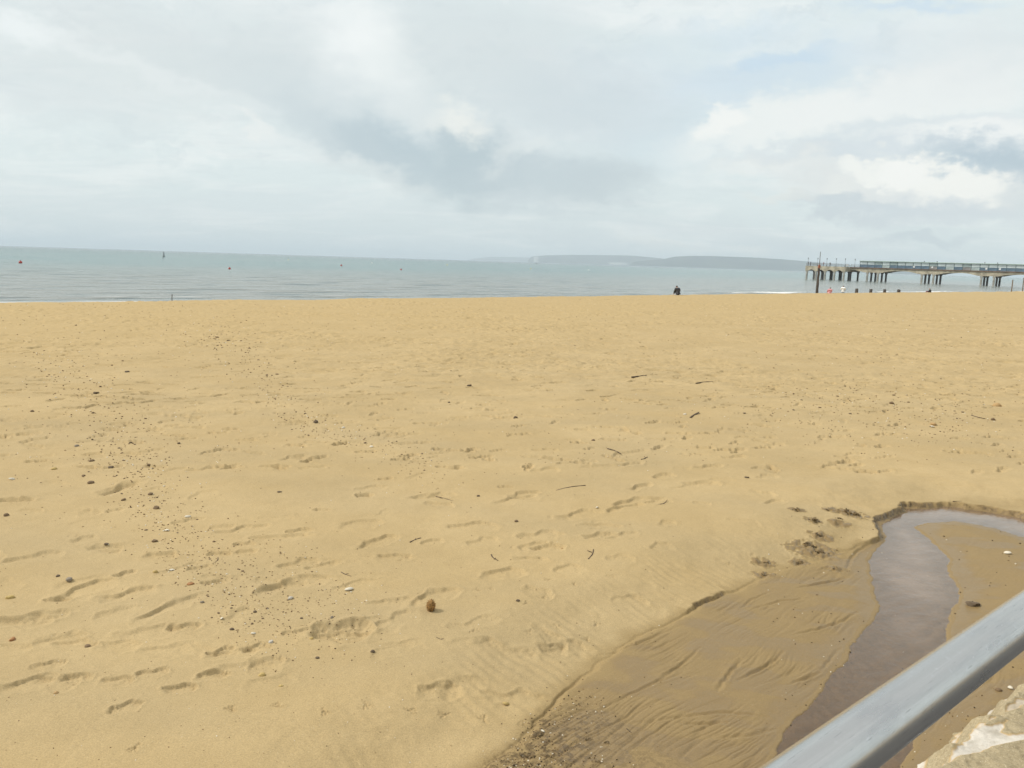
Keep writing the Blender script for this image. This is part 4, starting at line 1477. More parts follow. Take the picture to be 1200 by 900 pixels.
def shell_mesh(col):
    if col in _shell_cache:
        return _shell_cache[col]
    n_r, n_a = 7, 17
    v, f = [], []
    for i in range(n_r):
        q = i / (n_r - 1)
        for j in range(n_a):
            a_ = math.pi * (0.06 + 0.88 * j / (n_a - 1))
            rib = 1 + 0.03 * math.cos(j * math.pi) * q
            r_ = q * rib * (0.9 + .1 * math.sin(a_))
            v.append((r_ * math.cos(a_), r_ * math.sin(a_) - .5, 0.42 * math.sin(math.pi * min(q * .85 + .1, 1)) * (0.55 + .45 * math.sin(a_)) * rib))
    for i in range(n_r - 1):
        for j in range(n_a - 1):
            f.append((i * n_a + j, i * n_a + j + 1, (i + 1) * n_a + j + 1, (i + 1) * n_a + j))
    me = bpy.data.meshes.new('shell')
    me.from_pydata(v, [], f)
    me.polygons.foreach_set('use_smooth', [True] * len(me.polygons))
    me.materials.append(ST_MAT[col])
    _shell_cache[col] = me
    return me


def shell(px, py, spx, label, col='white', group=None):
    s, c = wsize(px, py, spx)
    o = link('shell', shell_mesh(col), None, (c[0], c[1], hgt(*c) + .002), random.uniform(0, 6.28))
    md = o.modifiers.new('Solid', 'SOLIDIFY')
    md.thickness = 0.10
    o.scale = (s / 2,) * 3
    o.rotation_euler = (random.uniform(-.3, .3), random.uniform(-.3, .3), random.uniform(0, 6.28))
    return tag(o, label, 'shell', group)


TWIG = simple_mat('twig_bark', (0.095, 0.064, 0.038), 0.9, 0.4, 80)
TWIG_L = simple_mat('pale_twig', (0.17, 0.115, 0.06), 0.9, 0.3, 60)


def twig(px, py, lpx, rise, label, thick=0.10, forks=1, mat=TWIG, cat='twig', name='twig', group=None, seed=0):
    rg = random.Random(seed + int(px) * 7)
    p0, p1 = G(px - lpx / 2, py + rise / 2), G(px + lpx / 2, py - rise / 2)
    d = p1 - p0
    L = float(np.linalg.norm(d))
    ang = math.atan2(d[1], d[0])
    c = (p0 + p1) / 2
    bm = bmesh.new()

    def limb(a, b, r0, r1, bend):
        a, b = Vector(a), Vector(b)
        n = 6
        prev = None
        side = Vector((-(b - a).y, (b - a).x, 0)).normalized()
        for k in range(n + 1):
            f = k / n
            q = a.lerp(b, f) + side * bend * math.sin(math.pi * f) + Vector((0, 0, rg.uniform(-.2, .2) * r0))
            r_ = r0 + (r1 - r0) * f
            t_ = (b - a).normalized()
            u_ = t_.cross(Vector((0, 0, 1))).normalized()
            w_ = u_.cross(t_)
            ring = [bm.verts.new(q + (u_ * math.cos(e_) + w_ * math.sin(e_)) * r_) for e_ in np.linspace(0, 2 * math.pi, 7)[:-1]]
            if prev:
                for j in range(6):
                    bm.faces.new([prev[j], prev[(j + 1) % 6], ring[(j + 1) % 6], ring[j]])
            else:
                bm.faces.new(list(reversed(ring)))
            prev = ring
        bm.faces.new(prev)
    r0 = wsize(px, py, math.hypot(lpx, rise))[0] * thick * .36
    limb((-L / 2, 0, -r0 * .1), (L / 2, 0, r0 * .3), r0, r0 * .5, rg.uniform(-.10, .10) * L)
    for k in range(min(forks, 1)):
        a = rg.uniform(-.25, .2) * L
        limb((a, 0, r0 * .3), (a + rg.uniform(.08, .2) * L, rg.choice([-1, 1]) * rg.uniform(.06, .2) * L, r0 * 1.0), r0 * .6, r0 * .3, 0.02 * L)
    o = bm_obj(name, bm, mat, None, True, (c[0], c[1], hgt(*c)), ang)
    return tag(o, label, cat, group)


WEED = simple_mat('dried_weed', (0.165, 0.112, 0.050), 0.85, 0.45, 40)


def weed(px, py, spx, label, cat='seaweed', group=None, mat=WEED, n=26):
    s, c = wsize(px, py, spx)
    rg = random.Random(int(px * 3 + py))
    bm = bmesh.new()
    for k in range(n):
        a_, r_ = rg.uniform(0, 6.28), s * .5 * rg.random() ** .6
        x, y = r_ * math.cos(a_), r_ * math.sin(a_) * .6
        h_ = hgt(c[0] + x, c[1] + y) - hgt(*c)
        d_ = rg.uniform(0, 3.14)
        l_ = s * rg.uniform(.10, .26)
        w_ = l_ * rg.uniform(.25, .6)
        prev = None
        for q in range(4):
            f = q / 3 - .5
            zz = h_ + s * (.03 + .10 * rg.random() * (1 - r_ / (s * .5)))
            pa = bm.verts.new((x + math.cos(d_) * l_ * f - math.sin(d_) * w_ / 2, y + math.sin(d_) * l_ * f + math.cos(d_) * w_ / 2, zz + rg.uniform(0, .04) * s))
            pb = bm.verts.new((x + math.cos(d_) * l_ * f + math.sin(d_) * w_ / 2, y + math.sin(d_) * l_ * f - math.cos(d_) * w_ / 2, zz - rg.uniform(0, .03) * s))
            if prev:
                bm.faces.new([prev[0], pa, pb, prev[1]])
            prev = (pa, pb)
    o = bm_obj('seaweed', bm, mat, None, False, (c[0], c[1], hgt(*c)))
    md = o.modifiers.new('Solid', 'SOLIDIFY')
    md.thickness = s * .03
    return tag(o, label, cat, group)


Z6 = lambda x, y: (x / 2.6475, 560 + y / 2.6475)
Z5 = lambda x, y: (400 + x / 2.6475, 560 + y / 2.6475)
Z7 = lambda x, y: (x / 2, 340 + y / 2)
Z8 = lambda x, y: (600 + x / 2, 340 + y / 2)
Z4 = lambda x, y: (800 + x / 2.6475, 560 + y / 2.6475)
ZB = lambda x, y: (560 + x / 4, 720 + y / 4)

# ---- the brown cone-like lump, the one eye-catching object on the dry sand
s, c = wsize(505, 712, 12)
cone = empty('pine_cone', (c[0], c[1], hgt(*c)), 0.4)
tag(cone, 'brown pine cone lying alone on the smooth dry sand in the foreground', 'pine cone')
CONEM = simple_mat('cone_scale', (0.30, 0.165, 0.050), 0.85, 0.6, 110)
bm = bmesh.new()
bmesh.ops.create_icosphere(bm, subdivisions=3, radius=.5 * s)
for v in bm.verts:
    v.co.z *= .9
    v.co += v.co.normalized() * .05 * s * math.sin(v.co.x * 60 / s * .3) * math.sin(v.co.z * 60 / s * .3)
    v.co.z += .42 * s
bm_obj('core', bm, CONEM, cone, True)
bm = bmesh.new()
gold = math.pi * (3 - math.sqrt(5))
for k in range(90):
    zz = 1 - 2 * (k + .5) / 90
    rr_ = math.sqrt(1 - zz * zz)
    n_ = Vector((rr_ * math.cos(k * gold), rr_ * math.sin(k * gold), zz))
    t_ = n_.cross(Vector((0.2, .1, 1))).normalized()
    b_ = n_.cross(t_)
    o_ = n_ * .49 * s + Vector((0, 0, .42 * s))
    w_ = .085 * s
    q_ = [o_ + t_ * w_, o_ + b_ * w_ * .9 + n_ * .07 * s, o_ - t_ * w_, o_ - b_ * w_ * .4]
    tip = bm.verts.new(o_ + n_ * .085 * s + b_ * .05 * s)
    vs = [bm.verts.new(p_) for p_ in q_]
    for i in range(4):
        bm.faces.new([vs[i], vs[(i + 1) % 4], tip])
ob = bm_obj('scales', bm, CONEM, cone)
cone.scale = (.85, .85, 1.2)

# ---- stones that can be told apart
NAMED = [
    (Z6(20, 126), 9, 'brown', 'flat brown stone at the left edge of the photo, in the pebble drift'),
    (Z6(485, 101), 12, 'brown', 'large brown stone at the near right end of the left pebble drift'),
    (Z6(480, 198), 9, 'brown', 'brown angular stone below the largest stone of the left drift'),
    (Z6(215, 317), 11, 'grey', 'greyish flat stone between two long shallow tracks on the left'),
    (Z6(272, 517), 10, 'brown', 'reddish brown stone alone on smooth sand low on the left'),
    (Z6(985, 548), 8, 'dark', 'dark stone just below the big boot print'),
    (Z6(720, 465), 8, 'dark', 'black stone left of the big boot print'),
    (Z6(792, 411), 7, 'dark', 'dark stone left of the round grey pebble'),
    (Z6(627, 386), 8, 'grey', 'round grey pebble at the tip of a long curved footprint'),
    (Z6(902, 370), 10, 'pale', 'round pale grey pebble with white top above the boot print'),
    (Z6(840, 503), 10, 'pale', 'rounded pale grey pebble left of the yellow stone'),
    (Z6(1030, 424), 8, 'grey', 'grey pebble lying at the upper rim of the big boot print'),
    (Z6(37, 500), 12, 'orange', 'orange flat stone low at the left edge'),
    (Z6(32, 373), 11, 'yellow', 'yellowish stone at the left edge above the orange one'),
    (Z6(482, 293), 9, 'yellow', 'golden yellow stone in the middle of the left drift'),
    (Z6(592, 331), 10, 'orange', 'flat orange chip below the golden stone'),
    (Z6(966, 489), 8, 'yellow', 'square yellow stone at the left rim of the big boot print'),
    (Z6(812, 606), 13, 'yellow', 'pale yellow crumbly stone in the lower left foreground'),
    (Z6(872, 637), 7, 'yellow', 'small yellow stone right of the pale crumbly one'),
    (Z6(175, 665), 8, 'tan', 'small tan stone at the end of a shallow track, low on the left'),
    (Z6(180, 303), 7, 'dark', 'dark stone beside the greyish flat stone on the left'),
    (Z6(282, 25), 9, 'brown', 'brown stone in the upper part of the left drift'),
    (Z6(468, 60), 8, 'brown', 'brown stone just above the largest stone of the left drift'),
    (Z6(383, 76), 8, 'brown', 'brown stone left of the largest stone of the left drift'),
    (Z6(330, 206), 7, 'dark', 'dark stone in the clear sand left of the brown angular stone'),
    (Z5(543, 138), 8, 'brown', 'round brown stone between two footprints in the middle ground'),
    (Z5(548, 376), 7, 'dark', 'small dark stone on bird tracks right of the pine cone'),
    (Z5(98, 524), 9, 'dark', 'dark elongated stone below left of the pine cone'),
    (Z5(685, 215), 5, 'tan', 'tiny tan stone at the end of a double footprint'),
    (Z5(425, 62), 7, 'dark', 'dark stone left of the double row of footprints'),
    (Z7(225, 243), 8, 'dark', 'dark stone alone on clear sand in the left distance'),
    (Z7(75, 286), 7, 'brown', 'brown stone at the far left above the long shallow tracks'),
    (Z7(298, 193), 7, 'dark', 'dark stone farthest back on the clear sand to the left'),
    (Z7(180, 363), 8, 'grey', 'grey stone within the left drift, farther back'),
    (Z7(127, 423), 9, 'yellow', 'yellowish stone within the left drift, farther back'),
    (Z7(215, 402), 9, 'brown', 'brown stone right of the yellowish one in the left drift'),
    (Z7(260, 418), 9, 'dark', 'dark pointed stone at the right margin of the left drift'),
    (Z7(213, 459), 10, 'brown', 'brown flat stone left of a long slanting track'),
    (Z7(420, 361), 6, 'dark', 'dark pebble with a white chip on the clear sand left of centre'),
    (Z7(655, 480), 7, 'dark', 'single dark pebble on clear sand above the small prints'),
    (Z7(1100, 225), 9, 'dark', 'dark lump on the sand in the middle distance left of the short stick'),
    (Z7(1053, 262), 7, 'dark', 'dark pebble below left of the dark lump in the middle distance'),
    (Z7(740, 312), 10, 'dark', 'dark flat stone in the second pebble line'),
    (Z8(8, 299), 8, 'dark', 'dark stone by scuffed footprints in the middle of the beach'),
    (Z8(890, 265), 9, 'brown', 'brown stone in the scatter on the right side of the beach'),
    (Z8(1137, 271), 14, 'tan', 'sandy brown lump at the far right of the dry beach'),
    (Z8(987, 314), 10, 'tan', 'pale tan stone beside white shell bits on the right'),
    (Z8(550, 439), 7, 'dark', 'dark pebble right of the square footprint'),
    (Z8(190, 352), 8, 'brown', 'brown wedge stone above a long thin stick'),
    (Z8(1128, 304), 8, 'brown', 'brown stone below the lump on the far right'),
    (Z4(906, 340), 18, 'dark', 'dark wet stone on the sand bar right of the stream'),
    (Z4(988, 597), 9, 'brown', 'brown stone below the handrail on wet sand'),
    (ZB(880, 712), 9, 'dark', 'dark wet stone at the bottom edge of the photo in the wash'),
]
for (px, py), sp_, col, lab in NAMED:
    stone(px, py, sp_, col, lab)
SHELLS = [(Z6(518, 165), 7, 'white shell bit right of the brown stones of the left drift'), (Z6(583, 124), 7, 'white shell bit lying in a footprint beside the left drift'),
          (Z6(533, 282), 7, 'white shell right of the golden stone'), (Z6(786, 478), 6, 'white shell bit left of the big boot print'), (Z6(688, 435), 6, 'white shell bit beside a long curved footprint'),
          (Z6(38, 9), 7, 'white shell at the far left edge'), (Z5(25, 345), 11, 'white elongated shell left of the pine cone'), (Z5(793, 98), 6, 'white shell bit on a footprint right of centre'),
          (Z5(513, 645), 9, 'yellowish shell on smooth sand near the ripples'), (Z7(870, 372), 6, 'white shell bit at the end of a footprint in the middle distance'),
          (Z7(805, 323), 6, 'white shell bit at the end of the second pebble line'), (Z8(405, 295), 5, 'white shell bit left of dark crumbs in the middle of the beach'),
          (Z8(985, 318), 6, 'white shell bit beside the pale tan stone'), (Z4(1012, 195), 9, 'white shell on the sand bar right of the stream'), (Z4(1024, 592), 7, 'white shell below the handrail'),
          (ZB(605, 690), 7, 'white shell in the dark debris at the bottom of the photo'), (ZB(308, 455), 6, 'white shell at the top of the dark debris patch')]
for (px, py), sp_, lab in SHELLS:
    shell(px, py, sp_, lab, 'yellow' if 'yellow' in lab else 'white')
TW = [(Z5(230, 195), 13, 5, 'black forked twig left of the centre footprints', .16, 2), (Z5(476, 246), 8, -7, 'short black twig in the middle foreground', .2, 1), (Z5(774, 236), 6, 11, 'upright looking twig right of centre', .2, 1),
      (Z5(15, 297), 12, -5, 'black crossed twig above the white elongated shell', .14, 2), (Z5(325, 70), 24, -6, 'thin curved dark twig in a footprint', .06, 0),
      (Z5(310, 486), 12, -4, 'thin twig below right of the pine cone', .10, 1), (Z5(990, 84), 16, 8, 'thin branching twig beside a pointed footprint', .10, 2),
      (Z8(298, 201), 17, 2, 'short dark stick lying level in the middle distance', .17, 0), (Z8(428, 296), 10, 6, 'dark crumbled twig in the middle of the beach', .28, 2), (Z8(240, 378), 16, -6, 'dark branching twig left of the long stick', .13, 2),
      (Z8(138, 465), 34, 6, 'long dark stick in front of the scuffed footprints', .07, 0), (Z8(1093, 297), 16, -4, 'dark bent twig at the right side of the beach', .12, 1), (Z8(310, 394), 7, 3, 'tiny dark twig beside a footprint', .25, 1),
      (ZB(715, 450), 6, -5, 'short dark twig on the washed wet sand', .3, 0), (Z4(855, 45), 10, 0, 'dark twig on the damp sand above the stream bank', .12, 0), (Z4(672, 246), 10, 1, 'dark twig end poking from the stream', .2, 1),
      (Z6(672, 255), 3, 6, 'tiny dark curved twig beside the left drift', .3, 0), (Z8(455, 215), 24, 2, 'thin pale stick in the middle distance right of the short stick', .09, 0)]
for (px, py), l_, rise, lab, th, fk in TW:
    twig(px, py, l_, rise, lab, th, fk)
WD = [(Z4(525, 94), 17, 'largest dark weed tuft at the head of the stream bank'), (Z4(487, 112), 10, 'dark weed tuft beside the largest tuft on the bank'), (Z4(408, 125), 12, 'dark weed tuft left of the stream bank'),
      (Z4(430, 155), 12, 'dark weed tuft in the middle of the bank group'), (Z4(395, 178), 16, 'broad weed patch below the bank group'), (Z4(432, 192), 14, 'dark weed tuft at the right of the broad patch'), (Z4(368, 220), 10, 'small weed tuft lowest on the damp sand'),
      (Z4(352, 102), 10, 'small weed tuft farthest left on the damp sand'), (Z4(258, 225), 9, 'faint weed tuft on ripples, upper one'), (Z4(262, 256), 11, 'faint weed tuft on ripples, lower one'), (Z4(475, 240), 6, 'tiny dark weed piece above the meander'),
      (Z4(1020, 655), 16, 'dark weed patch on the sand below the handrail'), (Z4(985, 594), 8, 'weed scrap beside the brown stone below the handrail'), (Z4(450, 92), 7, 'thin dark weed scrap left of the largest tuft'),
      (ZB(945, 682), 14, 'dark spiky weed at the bottom edge in the wash'), (ZB(285, 470), 16, 'dark weed at the top of the debris patch'), (ZB(232, 560), 18, 'dark weed strip in the middle of the debris patch'), (ZB(300, 662), 24, 'largest dark weed heap in the debris at the bottom'),
      (ZB(170, 635), 16, 'dark weed left of the largest debris heap'), (ZB(60, 692), 16, 'dark weed at the bottom left end of the debris'), (ZB(340, 568), 12, 'brown weed right of the debris strip'), (ZB(440, 630), 12, 'brown weed right of the largest debris heap'),
      (ZB(610, 505), 8, 'small weed scrap on the wash right of the debris'), (ZB(530, 490), 10, 'weed scrap above the brown wet patch'), (ZB(570, 592), 8, 'weed scrap on the brown wet patch')]
for (px, py), sp_, lab in WD:
    weed(px, py, sp_, lab, n=24 if sp_ > 13 else 14)

# ---- many small pebbles of the drift lines: same-looking ones share a label and a group
def along(line, f, spread):
    xs = [p_[0] for p_ in line]
    ys = [p_[1] for p_ in line]
    q = np.linspace(0, 1, len(line))
    return np.interp(f, q, xs) + random.gauss(0, spread), np.interp(f, q, ys) + random.gauss(0, spread * .55)


lines = [([(70, 408), (105, 470), (150, 530), (170, 580), (215, 640), (270, 690), (320, 730)], 26, 80, 'left'),
         ([(230, 385), (290, 410), (345, 490), (420, 515), (520, 560)], 16, 40, 'second'),
         ([(1010, 460), (900, 480), (1080, 490), (1160, 480), (960, 470)], 26, 34, 'right')]
labels = {'left': 'small brown pebble in the pebble drift down the left of the beach',
          'second': 'small brown pebble in the second pebble line, left of centre',
          'right': 'small brown pebble in the loose scatter on the right of the beach'}
groups = {'left': 'pebbles of the left drift', 'second': 'pebbles of the second line', 'right': 'pebbles scattered on the right'}
for line, spread, n, key in lines:
    for k in range(n):
        x_, y_ = along(line, random.random() ** (.8 if key == 'left' else 1), spread)
        if y_ < 380:
            continue
        stone(x_, y_, random.choice([2.2, 2.6, 3, 3.5, 4.2, 5.2]), random.choice(['brown', 'brown', 'dark', 'brown']), labels[key], 'pebble', 'pebble', groups[key])


# ---- uncountable grit: tiny stones, crumbs and shell bits strewn over the whole beach
def grit():
    vs, fs, cols = [], [], []
    base = bmesh.new()
    bmesh.ops.create_icosphere(base, subdivisions=1, radius=1.0)
    bv = np.array([v.co[:] for v in base.verts])
    bf = np.array([[v.index for v in f.verts] for f in base.faces])
    base.free()
    n = 0

    def put(px, py, spx, shade):
        nonlocal n
        c = G(px, py)
        if not (0.9 < c @ NS < 50):
            return
        s_ = max(spx * math.sqrt(c @ c + EYE ** 2) / FPX, 0.003) / 2
        s_ = min(s_, 0.03)
        v = bv * RNG.uniform(.6, 1.25, (len(bv), 1)) * np.array([s_, s_ * RNG.uniform(.6, 1), s_ * RNG.uniform(.45, .8)])
        a = RNG.uniform(0, 6.28)
        ca, sa = math.cos(a), math.sin(a)
        v = np.stack([v[:, 0] * ca - v[:, 1] * sa, v[:, 0] * sa + v[:, 1] * ca, v[:, 2]], -1)
        vs.append(v + np.array([c[0], c[1], hgt(*c) + .2 * s_]))
        fs.append(bf + n)
        cols.append(np.full(len(bv), shade))
        n += len(bv)
    sh = lambda: random.choice([.12, .25, .3, .35, .45, .55, .6, .95])
    for k in range(1100):
        x_, y_ = along(lines[0][0], random.random(), 30)
        put(x_, y_, random.uniform(.8, 2.4), sh())
    for k in range(550):
        x_, y_ = along(lines[1][0], random.random(), 18)
        put(x_, y_, random.uniform(.8, 2.2), sh())
    for k in range(350):
        x_, y_ = along([(300, 640), (360, 690), (400, 720), (330, 760)], random.random(), 40)
        put(x_, y_, random.uniform(.8, 2.2), sh())
    for k in range(500):
        x_, y_ = along(lines[2][0], random.random(), 34)
        put(x_, y_, random.uniform(.8, 2.0), sh())
    for k in range(2600):
        put(random.uniform(-60, 1260), 356 + 190 * random.random() ** 1.5, random.uniform(.6, 1.7), sh())
    for k in range(500):
        put(random.uniform(-60, 800), random.uniform(520, 900), random.uniform(.7, 1.8), sh())
    for k in range(800):
        x_, y_ = along([(700, 800), (630, 830), (640, 868), (600, 880), (560, 900), (690, 870), (760, 895)], random.random(), 18)
        put(x_, y_, random.uniform(.8, 2.6), random.choice([.05, .1, .2, .3, .5, .9]))
    for k in range(300):
        x_, y_ = random.uniform(900, 1260), random.uniform(600, 900)
        put(x_, y_, random.uniform(.8, 2.2), random.choice([.05, .1, .2, .9]))
    v, f, c = np.concatenate(vs), np.concatenate(fs), np.concatenate(cols)
    m, t = new_mat('grit')
    sh_ = t.attr('shade')
    col = t.mix(t.ramp(sh_, 0, .3), (0.040, 0.028, 0.018), (0.17, 0.105, 0.05))
    col = t.mix(t.ramp(sh_, .35, .6), col, (0.34, 0.24, 0.12))
    col = t.mix(t.ramp(sh_, .8, .95), col, (0.74, 0.68, 0.55))
    finish(t, col, .85, spec=.2)
    o = link('shingle', build_mesh('shingle', v, f, m, False, {'shade': c}))
    o['kind'] = 'stuff'
    tag(o, 'fine grit and shell crumbs strewn over the dry sand', 'grit')


grit()

# ================================================================== AIR
hz = bmesh.new()
add_box(hz, (0, 8000, 60), (86000, 86000, 240))
hm, ht = new_mat('haze')
pv = ht.n('ShaderNodeVolumePrincipled')
pv.inputs['Color'].default_value = (0.83, 0.91, 0.98, 1)
pv.inputs['Density'].default_value = 1.3e-4
pv.inputs['Anisotropy'].default_value = 0.0
oo = ht.n('ShaderNodeOutputMaterial')
ht.t.links.new(pv.outputs[0], oo.inputs['Volume'])
haze = bm_obj('haze', hz, hm)
haze['kind'] = 'stuff'
haze['label'] = 'pale sea haze over the bay'
haze['category'] = 'haze'

# ================================================================== SKY AND SUN
SUN_AZ, SUN_EL = R(-82), R(44)          # to the left, behind thin cloud
world = bpy.data.worlds.new('World')
scene.world = world
world.use_nodes = True
w = NT(world.node_tree)
sky = w.n('ShaderNodeTexSky')
sky.sky_type = 'NISHITA'
sky.sun_disc = False
sky.sun_elevation = SUN_EL
sky.sun_rotation = SUN_AZ
sky.air_density = 1.0
sky.dust_density = 1.5
dirv = w.n('ShaderNodeTexCoord').outputs['Generated']
STR = 0.10


def K(r, g, b, m=1.0):
    l = lin(r, g, b)
    return tuple(c * m / STR for c in l)


def vadd(a, b, op='ADD', scale=None):
    nd = w.n('ShaderNodeVectorMath')
    nd.operation = op
    w.set(nd.inputs[0], a)
    if op == 'SCALE':
        nd.inputs['Scale'].default_value = scale
    else:
        w.set(nd.inputs[1], b)
    return nd.outputs[0]


# billow the direction a little so that every cloud edge is ragged
n1 = w.noise(w.mapping(dirv, (1, 1, 1.9)), 5.0, 5, 0.60, color=True)
n2 = w.noise(w.mapping(dirv, (1, 1, 1.6)), 22.0, 5, 0.62, color=True)
wv = vadd(dirv, vadd(vadd(n1, (0.5, 0.5, 0.5), 'SUBTRACT'), None, 'SCALE', 0.085))
wv = vadd(wv, vadd(vadd(n2, (0.5, 0.5, 0.5), 'SUBTRACT'), None, 'SCALE', 0.060))
sp_ = w.n('ShaderNodeSeparateXYZ')
w.t.links.new(wv, sp_.inputs[0])
azs = w.math('ARCTAN2', sp_.outputs[0], sp_.outputs[1])
els = w.math('ARCSINE', sp_.outputs[2])
ae = w.n('ShaderNodeCombineXYZ', i_X=azs, i_Y=els).outputs[0]
sp0 = w.n('ShaderNodeSeparateXYZ')
w.t.links.new(dirv, sp0.inputs[0])
el0 = w.math('ARCSINE', sp0.outputs[2])


def blob(px, py, rx, ry, rot=0, soft=0.6):
    d = ray(px, py)
    a0, e0 = math.atan2(d[0], d[1]), math.asin(d[2])
    v = w.mapping(ae, (rx / FPX, ry / FPX, 1), (0, 0, R(rot) - ROLL), (a0, e0, 0), 'TEXTURE')
    nd = w.n('ShaderNodeVectorMath')
    nd.operation = 'LENGTH'
    w.t.links.new(v, nd.inputs[0])
    return w.ramp(nd.outputs['Value'], 1 + soft, max(1 - soft, 0.0))


# layered veil: bands stretched by perspective
den = w.math('ADD', w.math('MAXIMUM', sp0.outputs[2], 0.0), 0.16)
pl = w.n('ShaderNodeCombineXYZ', i_X=w.math('DIVIDE', sp0.outputs[0], den), i_Y=w.math('DIVIDE', sp0.outputs[1], den)).outputs[0]
veil = w.noise(w.mapping(pl, (1.0, 1.5, 1), (0, 0, 0.25)), 1.3, 6, 0.60, 0.6)
veil2 = w.noise(w.mapping(pl, (1.0, 1.8, 1), (0, 0, -.2), (4, 2, 0)), 3.4, 5, 0.62, 0.5)
c = w.mix(w.ramp(el0, R(0), R(8)), K(213, 224, 226), K(226, 236, 235))
c = w.mix(w.ramp(el0, R(14), R(40)), c, K(236, 240, 240, 1.0))
c = w.mix(w.math('MULTIPLY', w.ramp(veil, 0.42, 0.66), 0.55), c, K(243, 246, 244))
c = w.mix(w.math('MULTIPLY', w.ramp(veil2, 0.45, 0.72), 0.30), c, K(208, 218, 220))
SK = [  # px, py, rx, ry, rot, softness, colour, amount
    (190, 70, 270, 60, 4, .95, (217, 222, 220), .62), (60, 120, 90, 22, -6, .6, (213, 221, 222), .35), (620, 90, 170, 75, -18, .8, (211, 219, 220), .60),
    (860, 110, 190, 60, 8, .8, (206, 222, 231), .45), (905, 92, 95, 22, 12, .7, (203, 221, 234), .45), (920, 70, 42, 8, 12, .8, (188, 214, 234), .45), (880, 38, 50, 12, 10, .8, (206, 224, 235), .4),
    (1080, 2, 60, 7, 0, .8, (194, 217, 236), .5), (800, 165, 70, 24, 5, .8, (207, 224, 230), .5),
    (410, 48, 38, 52, -15, .95, (248, 251, 248), .8), (450, 95, 42, 30, -30, .8, (242, 246, 243), .7), (25, 42, 34, 14, 0, .7, (246, 250, 248), .6), (150, 80, 110, 10, -14, .7, (238, 242, 240), .4),
    (470, 165, 190, 44, -17, .95, (203, 214, 217), .70), (455, 182, 62, 26, -10, .55, (178, 195, 202), .85), (400, 158, 80, 18, -20, .7, (196, 208, 212), .5), (555, 192, 46, 40, 0, .5, (180, 196, 202), .9),
    (510, 218, 28, 14, 20, .7, (190, 204, 209), .6), (650, 212, 95, 28, 0, .55, (190, 203, 208), .80), (725, 208, 45, 22, 0, .6, (193, 205, 209), .5), (620, 240, 60, 12, -8, .7, (200, 211, 215), .6), (680, 125, 90, 30, -5, .8, (203, 213, 216), .4),
    (535, 140, 24, 15, 0, .7, (242, 243, 236), .8), (490, 130, 34, 14, -20, .8, (226, 232, 231), .6), (588, 180, 12, 20, -10, .9, (230, 235, 233), .5), (620, 172, 26, 10, 10, .6, (224, 231, 230), .6), (300, 158, 26, 5, -10, .7, (240, 242, 238), .6), (430, 200, 60, 10, -14, .8, (228, 233, 231), .5),
    (905, 152, 100, 24, 12, .55, (241, 244, 240), .85), (1060, 122, 130, 26, 14, .55, (240, 243, 240), .85), (845, 150, 28, 15, 25, .45, (247, 248, 243), .85), (1100, 150, 110, 10, 8, .6, (212, 222, 226), .7), (960, 180, 90, 7, 8, .7, (216, 225, 228), .6), (1150, 60, 90, 30, 10, .8, (226, 231, 231), .5),
    (1130, 160, 100, 16, 10, .5, (243, 245, 242), .85), (900, 192, 60, 8, 8, .7, (238, 239, 233), .5), (1050, 176, 130, 9, 5, .7, (210, 220, 225), .75),
    (1185, 190, 80, 22, 0, .5, (178, 195, 205), .95), (1080, 190, 60, 8, 0, .6, (203, 215, 220), .6), (1180, 222, 60, 20, 0, .6, (196, 208, 215), .6),
    (1045, 218, 120, 24, -4, .45, (226, 229, 227), .9), (1090, 205, 62, 15, -8, .45, (248, 248, 242), .95), (1015, 196, 26, 9, -5, .45, (246, 247, 241), .9), (1132, 214, 28, 19, 0, .35, (247, 247, 241), .9), (1060, 200, 22, 10, 0, .4, (249, 249, 244), .85), (1075, 226, 70, 8, -4, .7, (226, 230, 230), .75), (990, 216, 30, 10, 0, .5, (236, 238, 233), .6),
    (1010, 238, 80, 9, 0, .55, (200, 210, 215), .85), (1110, 246, 70, 13, 0, .7, (208, 217, 222), .8), (915, 232, 32, 7, 0, .6, (234, 234, 228), .45),
    (1090, 283, 36, 8, -4, .6, (196, 207, 213), .75), (975, 282, 60, 9, 6, .6, (203, 213, 217), .6), (860, 272, 110, 12, -6, .8, (206, 215, 219), .45), (770, 284, 44, 7, -8, .6, (232, 234, 229), .5), (870, 290, 20, 6, 0, .6, (231, 233, 229), .5),
    (690, 283, 80, 10, 0, .7, (207, 217, 221), .5), (250, 240, 260, 14, 2, .8, (216, 226, 229), .4)]
puff = w.noise(w.mapping(wv, (1, 1, 2.1)), 9.0, 6, 0.66)
puff2 = w.noise(w.mapping(wv, (1, 1, 2.4), loc=(3, 7, 1)), 17.0, 5, 0.64)
up_ = w.ramp(el0, R(1), R(7))
c = w.mix(w.math('MULTIPLY', w.math('MULTIPLY', w.ramp(puff, 0.50, 0.68), 0.42), up_), c, K(247, 250, 247))
c = w.mix(w.math('MULTIPLY', w.math('MULTIPLY', w.ramp(puff2, 0.54, 0.70), 0.36), up_), c, K(204, 216, 219))
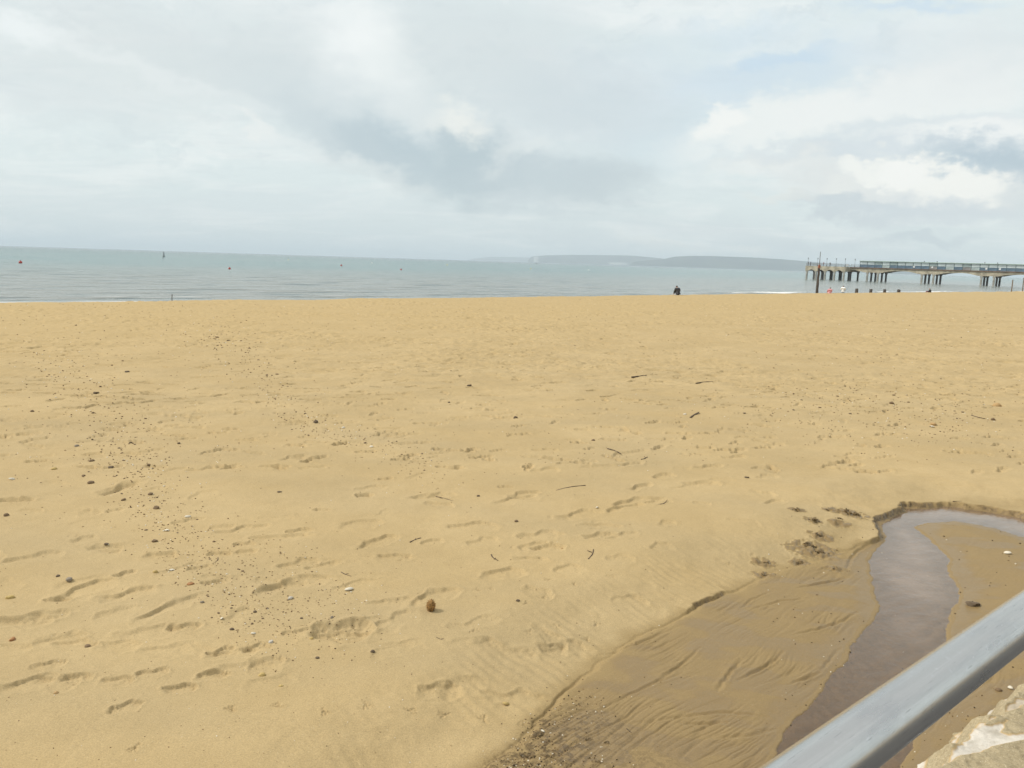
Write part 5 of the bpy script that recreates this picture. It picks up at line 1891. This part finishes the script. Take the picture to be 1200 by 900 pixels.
for px, py, rx, ry, rot, soft, colr, amt in SK:
    c = w.mix(w.math('MULTIPLY', blob(px, py, rx, ry, rot, soft), amt), c, K(*colr))
# bright thin cloud round the hidden sun, above the frame, and duller cloud behind
d_s = (math.cos(SUN_EL) * math.sin(SUN_AZ), math.cos(SUN_EL) * math.cos(SUN_AZ), math.sin(SUN_EL))
dt = w.n('ShaderNodeVectorMath')
dt.operation = 'DOT_PRODUCT'
w.t.links.new(dirv, dt.inputs[0])
dt.inputs[1].default_value = d_s
c = w.mix(w.math('MULTIPLY', w.ramp(dt.outputs['Value'], 0.86, 0.995), 0.9), c, K(255, 253, 246, 2.2))
c = w.mix(w.ramp(sp0.outputs[1], 0.0, -0.7, 0.0, 0.45), c, K(196, 206, 212))
c = w.mix(0.10, c, sky.outputs[0])
bg = w.n('ShaderNodeBackground')
w.t.links.new(c, bg.inputs['Color'])
bg.inputs['Strength'].default_value = STR
wo = w.n('ShaderNodeOutputWorld')
w.t.links.new(bg.outputs[0], wo.inputs['Surface'])

sun = bpy.data.lights.new('sun', 'SUN')
sun.energy = 2.3
sun.angle = R(5)
sun.color = (1.0, 0.95, 0.87)
so = bpy.data.objects.new('sun', sun)
COL.objects.link(so)
so.rotation_euler = Vector(d_s).to_track_quat('Z', 'Y').to_euler()
so.location = (0, 0, 30)

# ================================================================== CAMERA
cam = bpy.data.cameras.new('camera')
cam.sensor_fit = 'HORIZONTAL'
cam.sensor_width = 36
cam.lens = 36 * FPX / 1200
cam.clip_start = 0.02
cam.clip_end = 120000
co = bpy.data.objects.new('camera', cam)
COL.objects.link(co)
Mx = Matrix(((RT[0], UP[0], -fw[0], 0), (RT[1], UP[1], -fw[1], 0), (RT[2], UP[2], -fw[2], EYE), (0, 0, 0, 1)))
co.matrix_world = Mx
scene.camera = co
vs_ = scene.view_settings
vs_.view_transform = 'Standard'
vs_.look = 'None'
vs_.exposure = 0.12
vs_.gamma = 1.0
vs_.use_curve_mapping = False
scene.cycles.use_denoising = True
scene.cycles.max_bounces = 6
scene.cycles.transparent_max_bounces = 8
scene.cycles.volume_bounces = 1
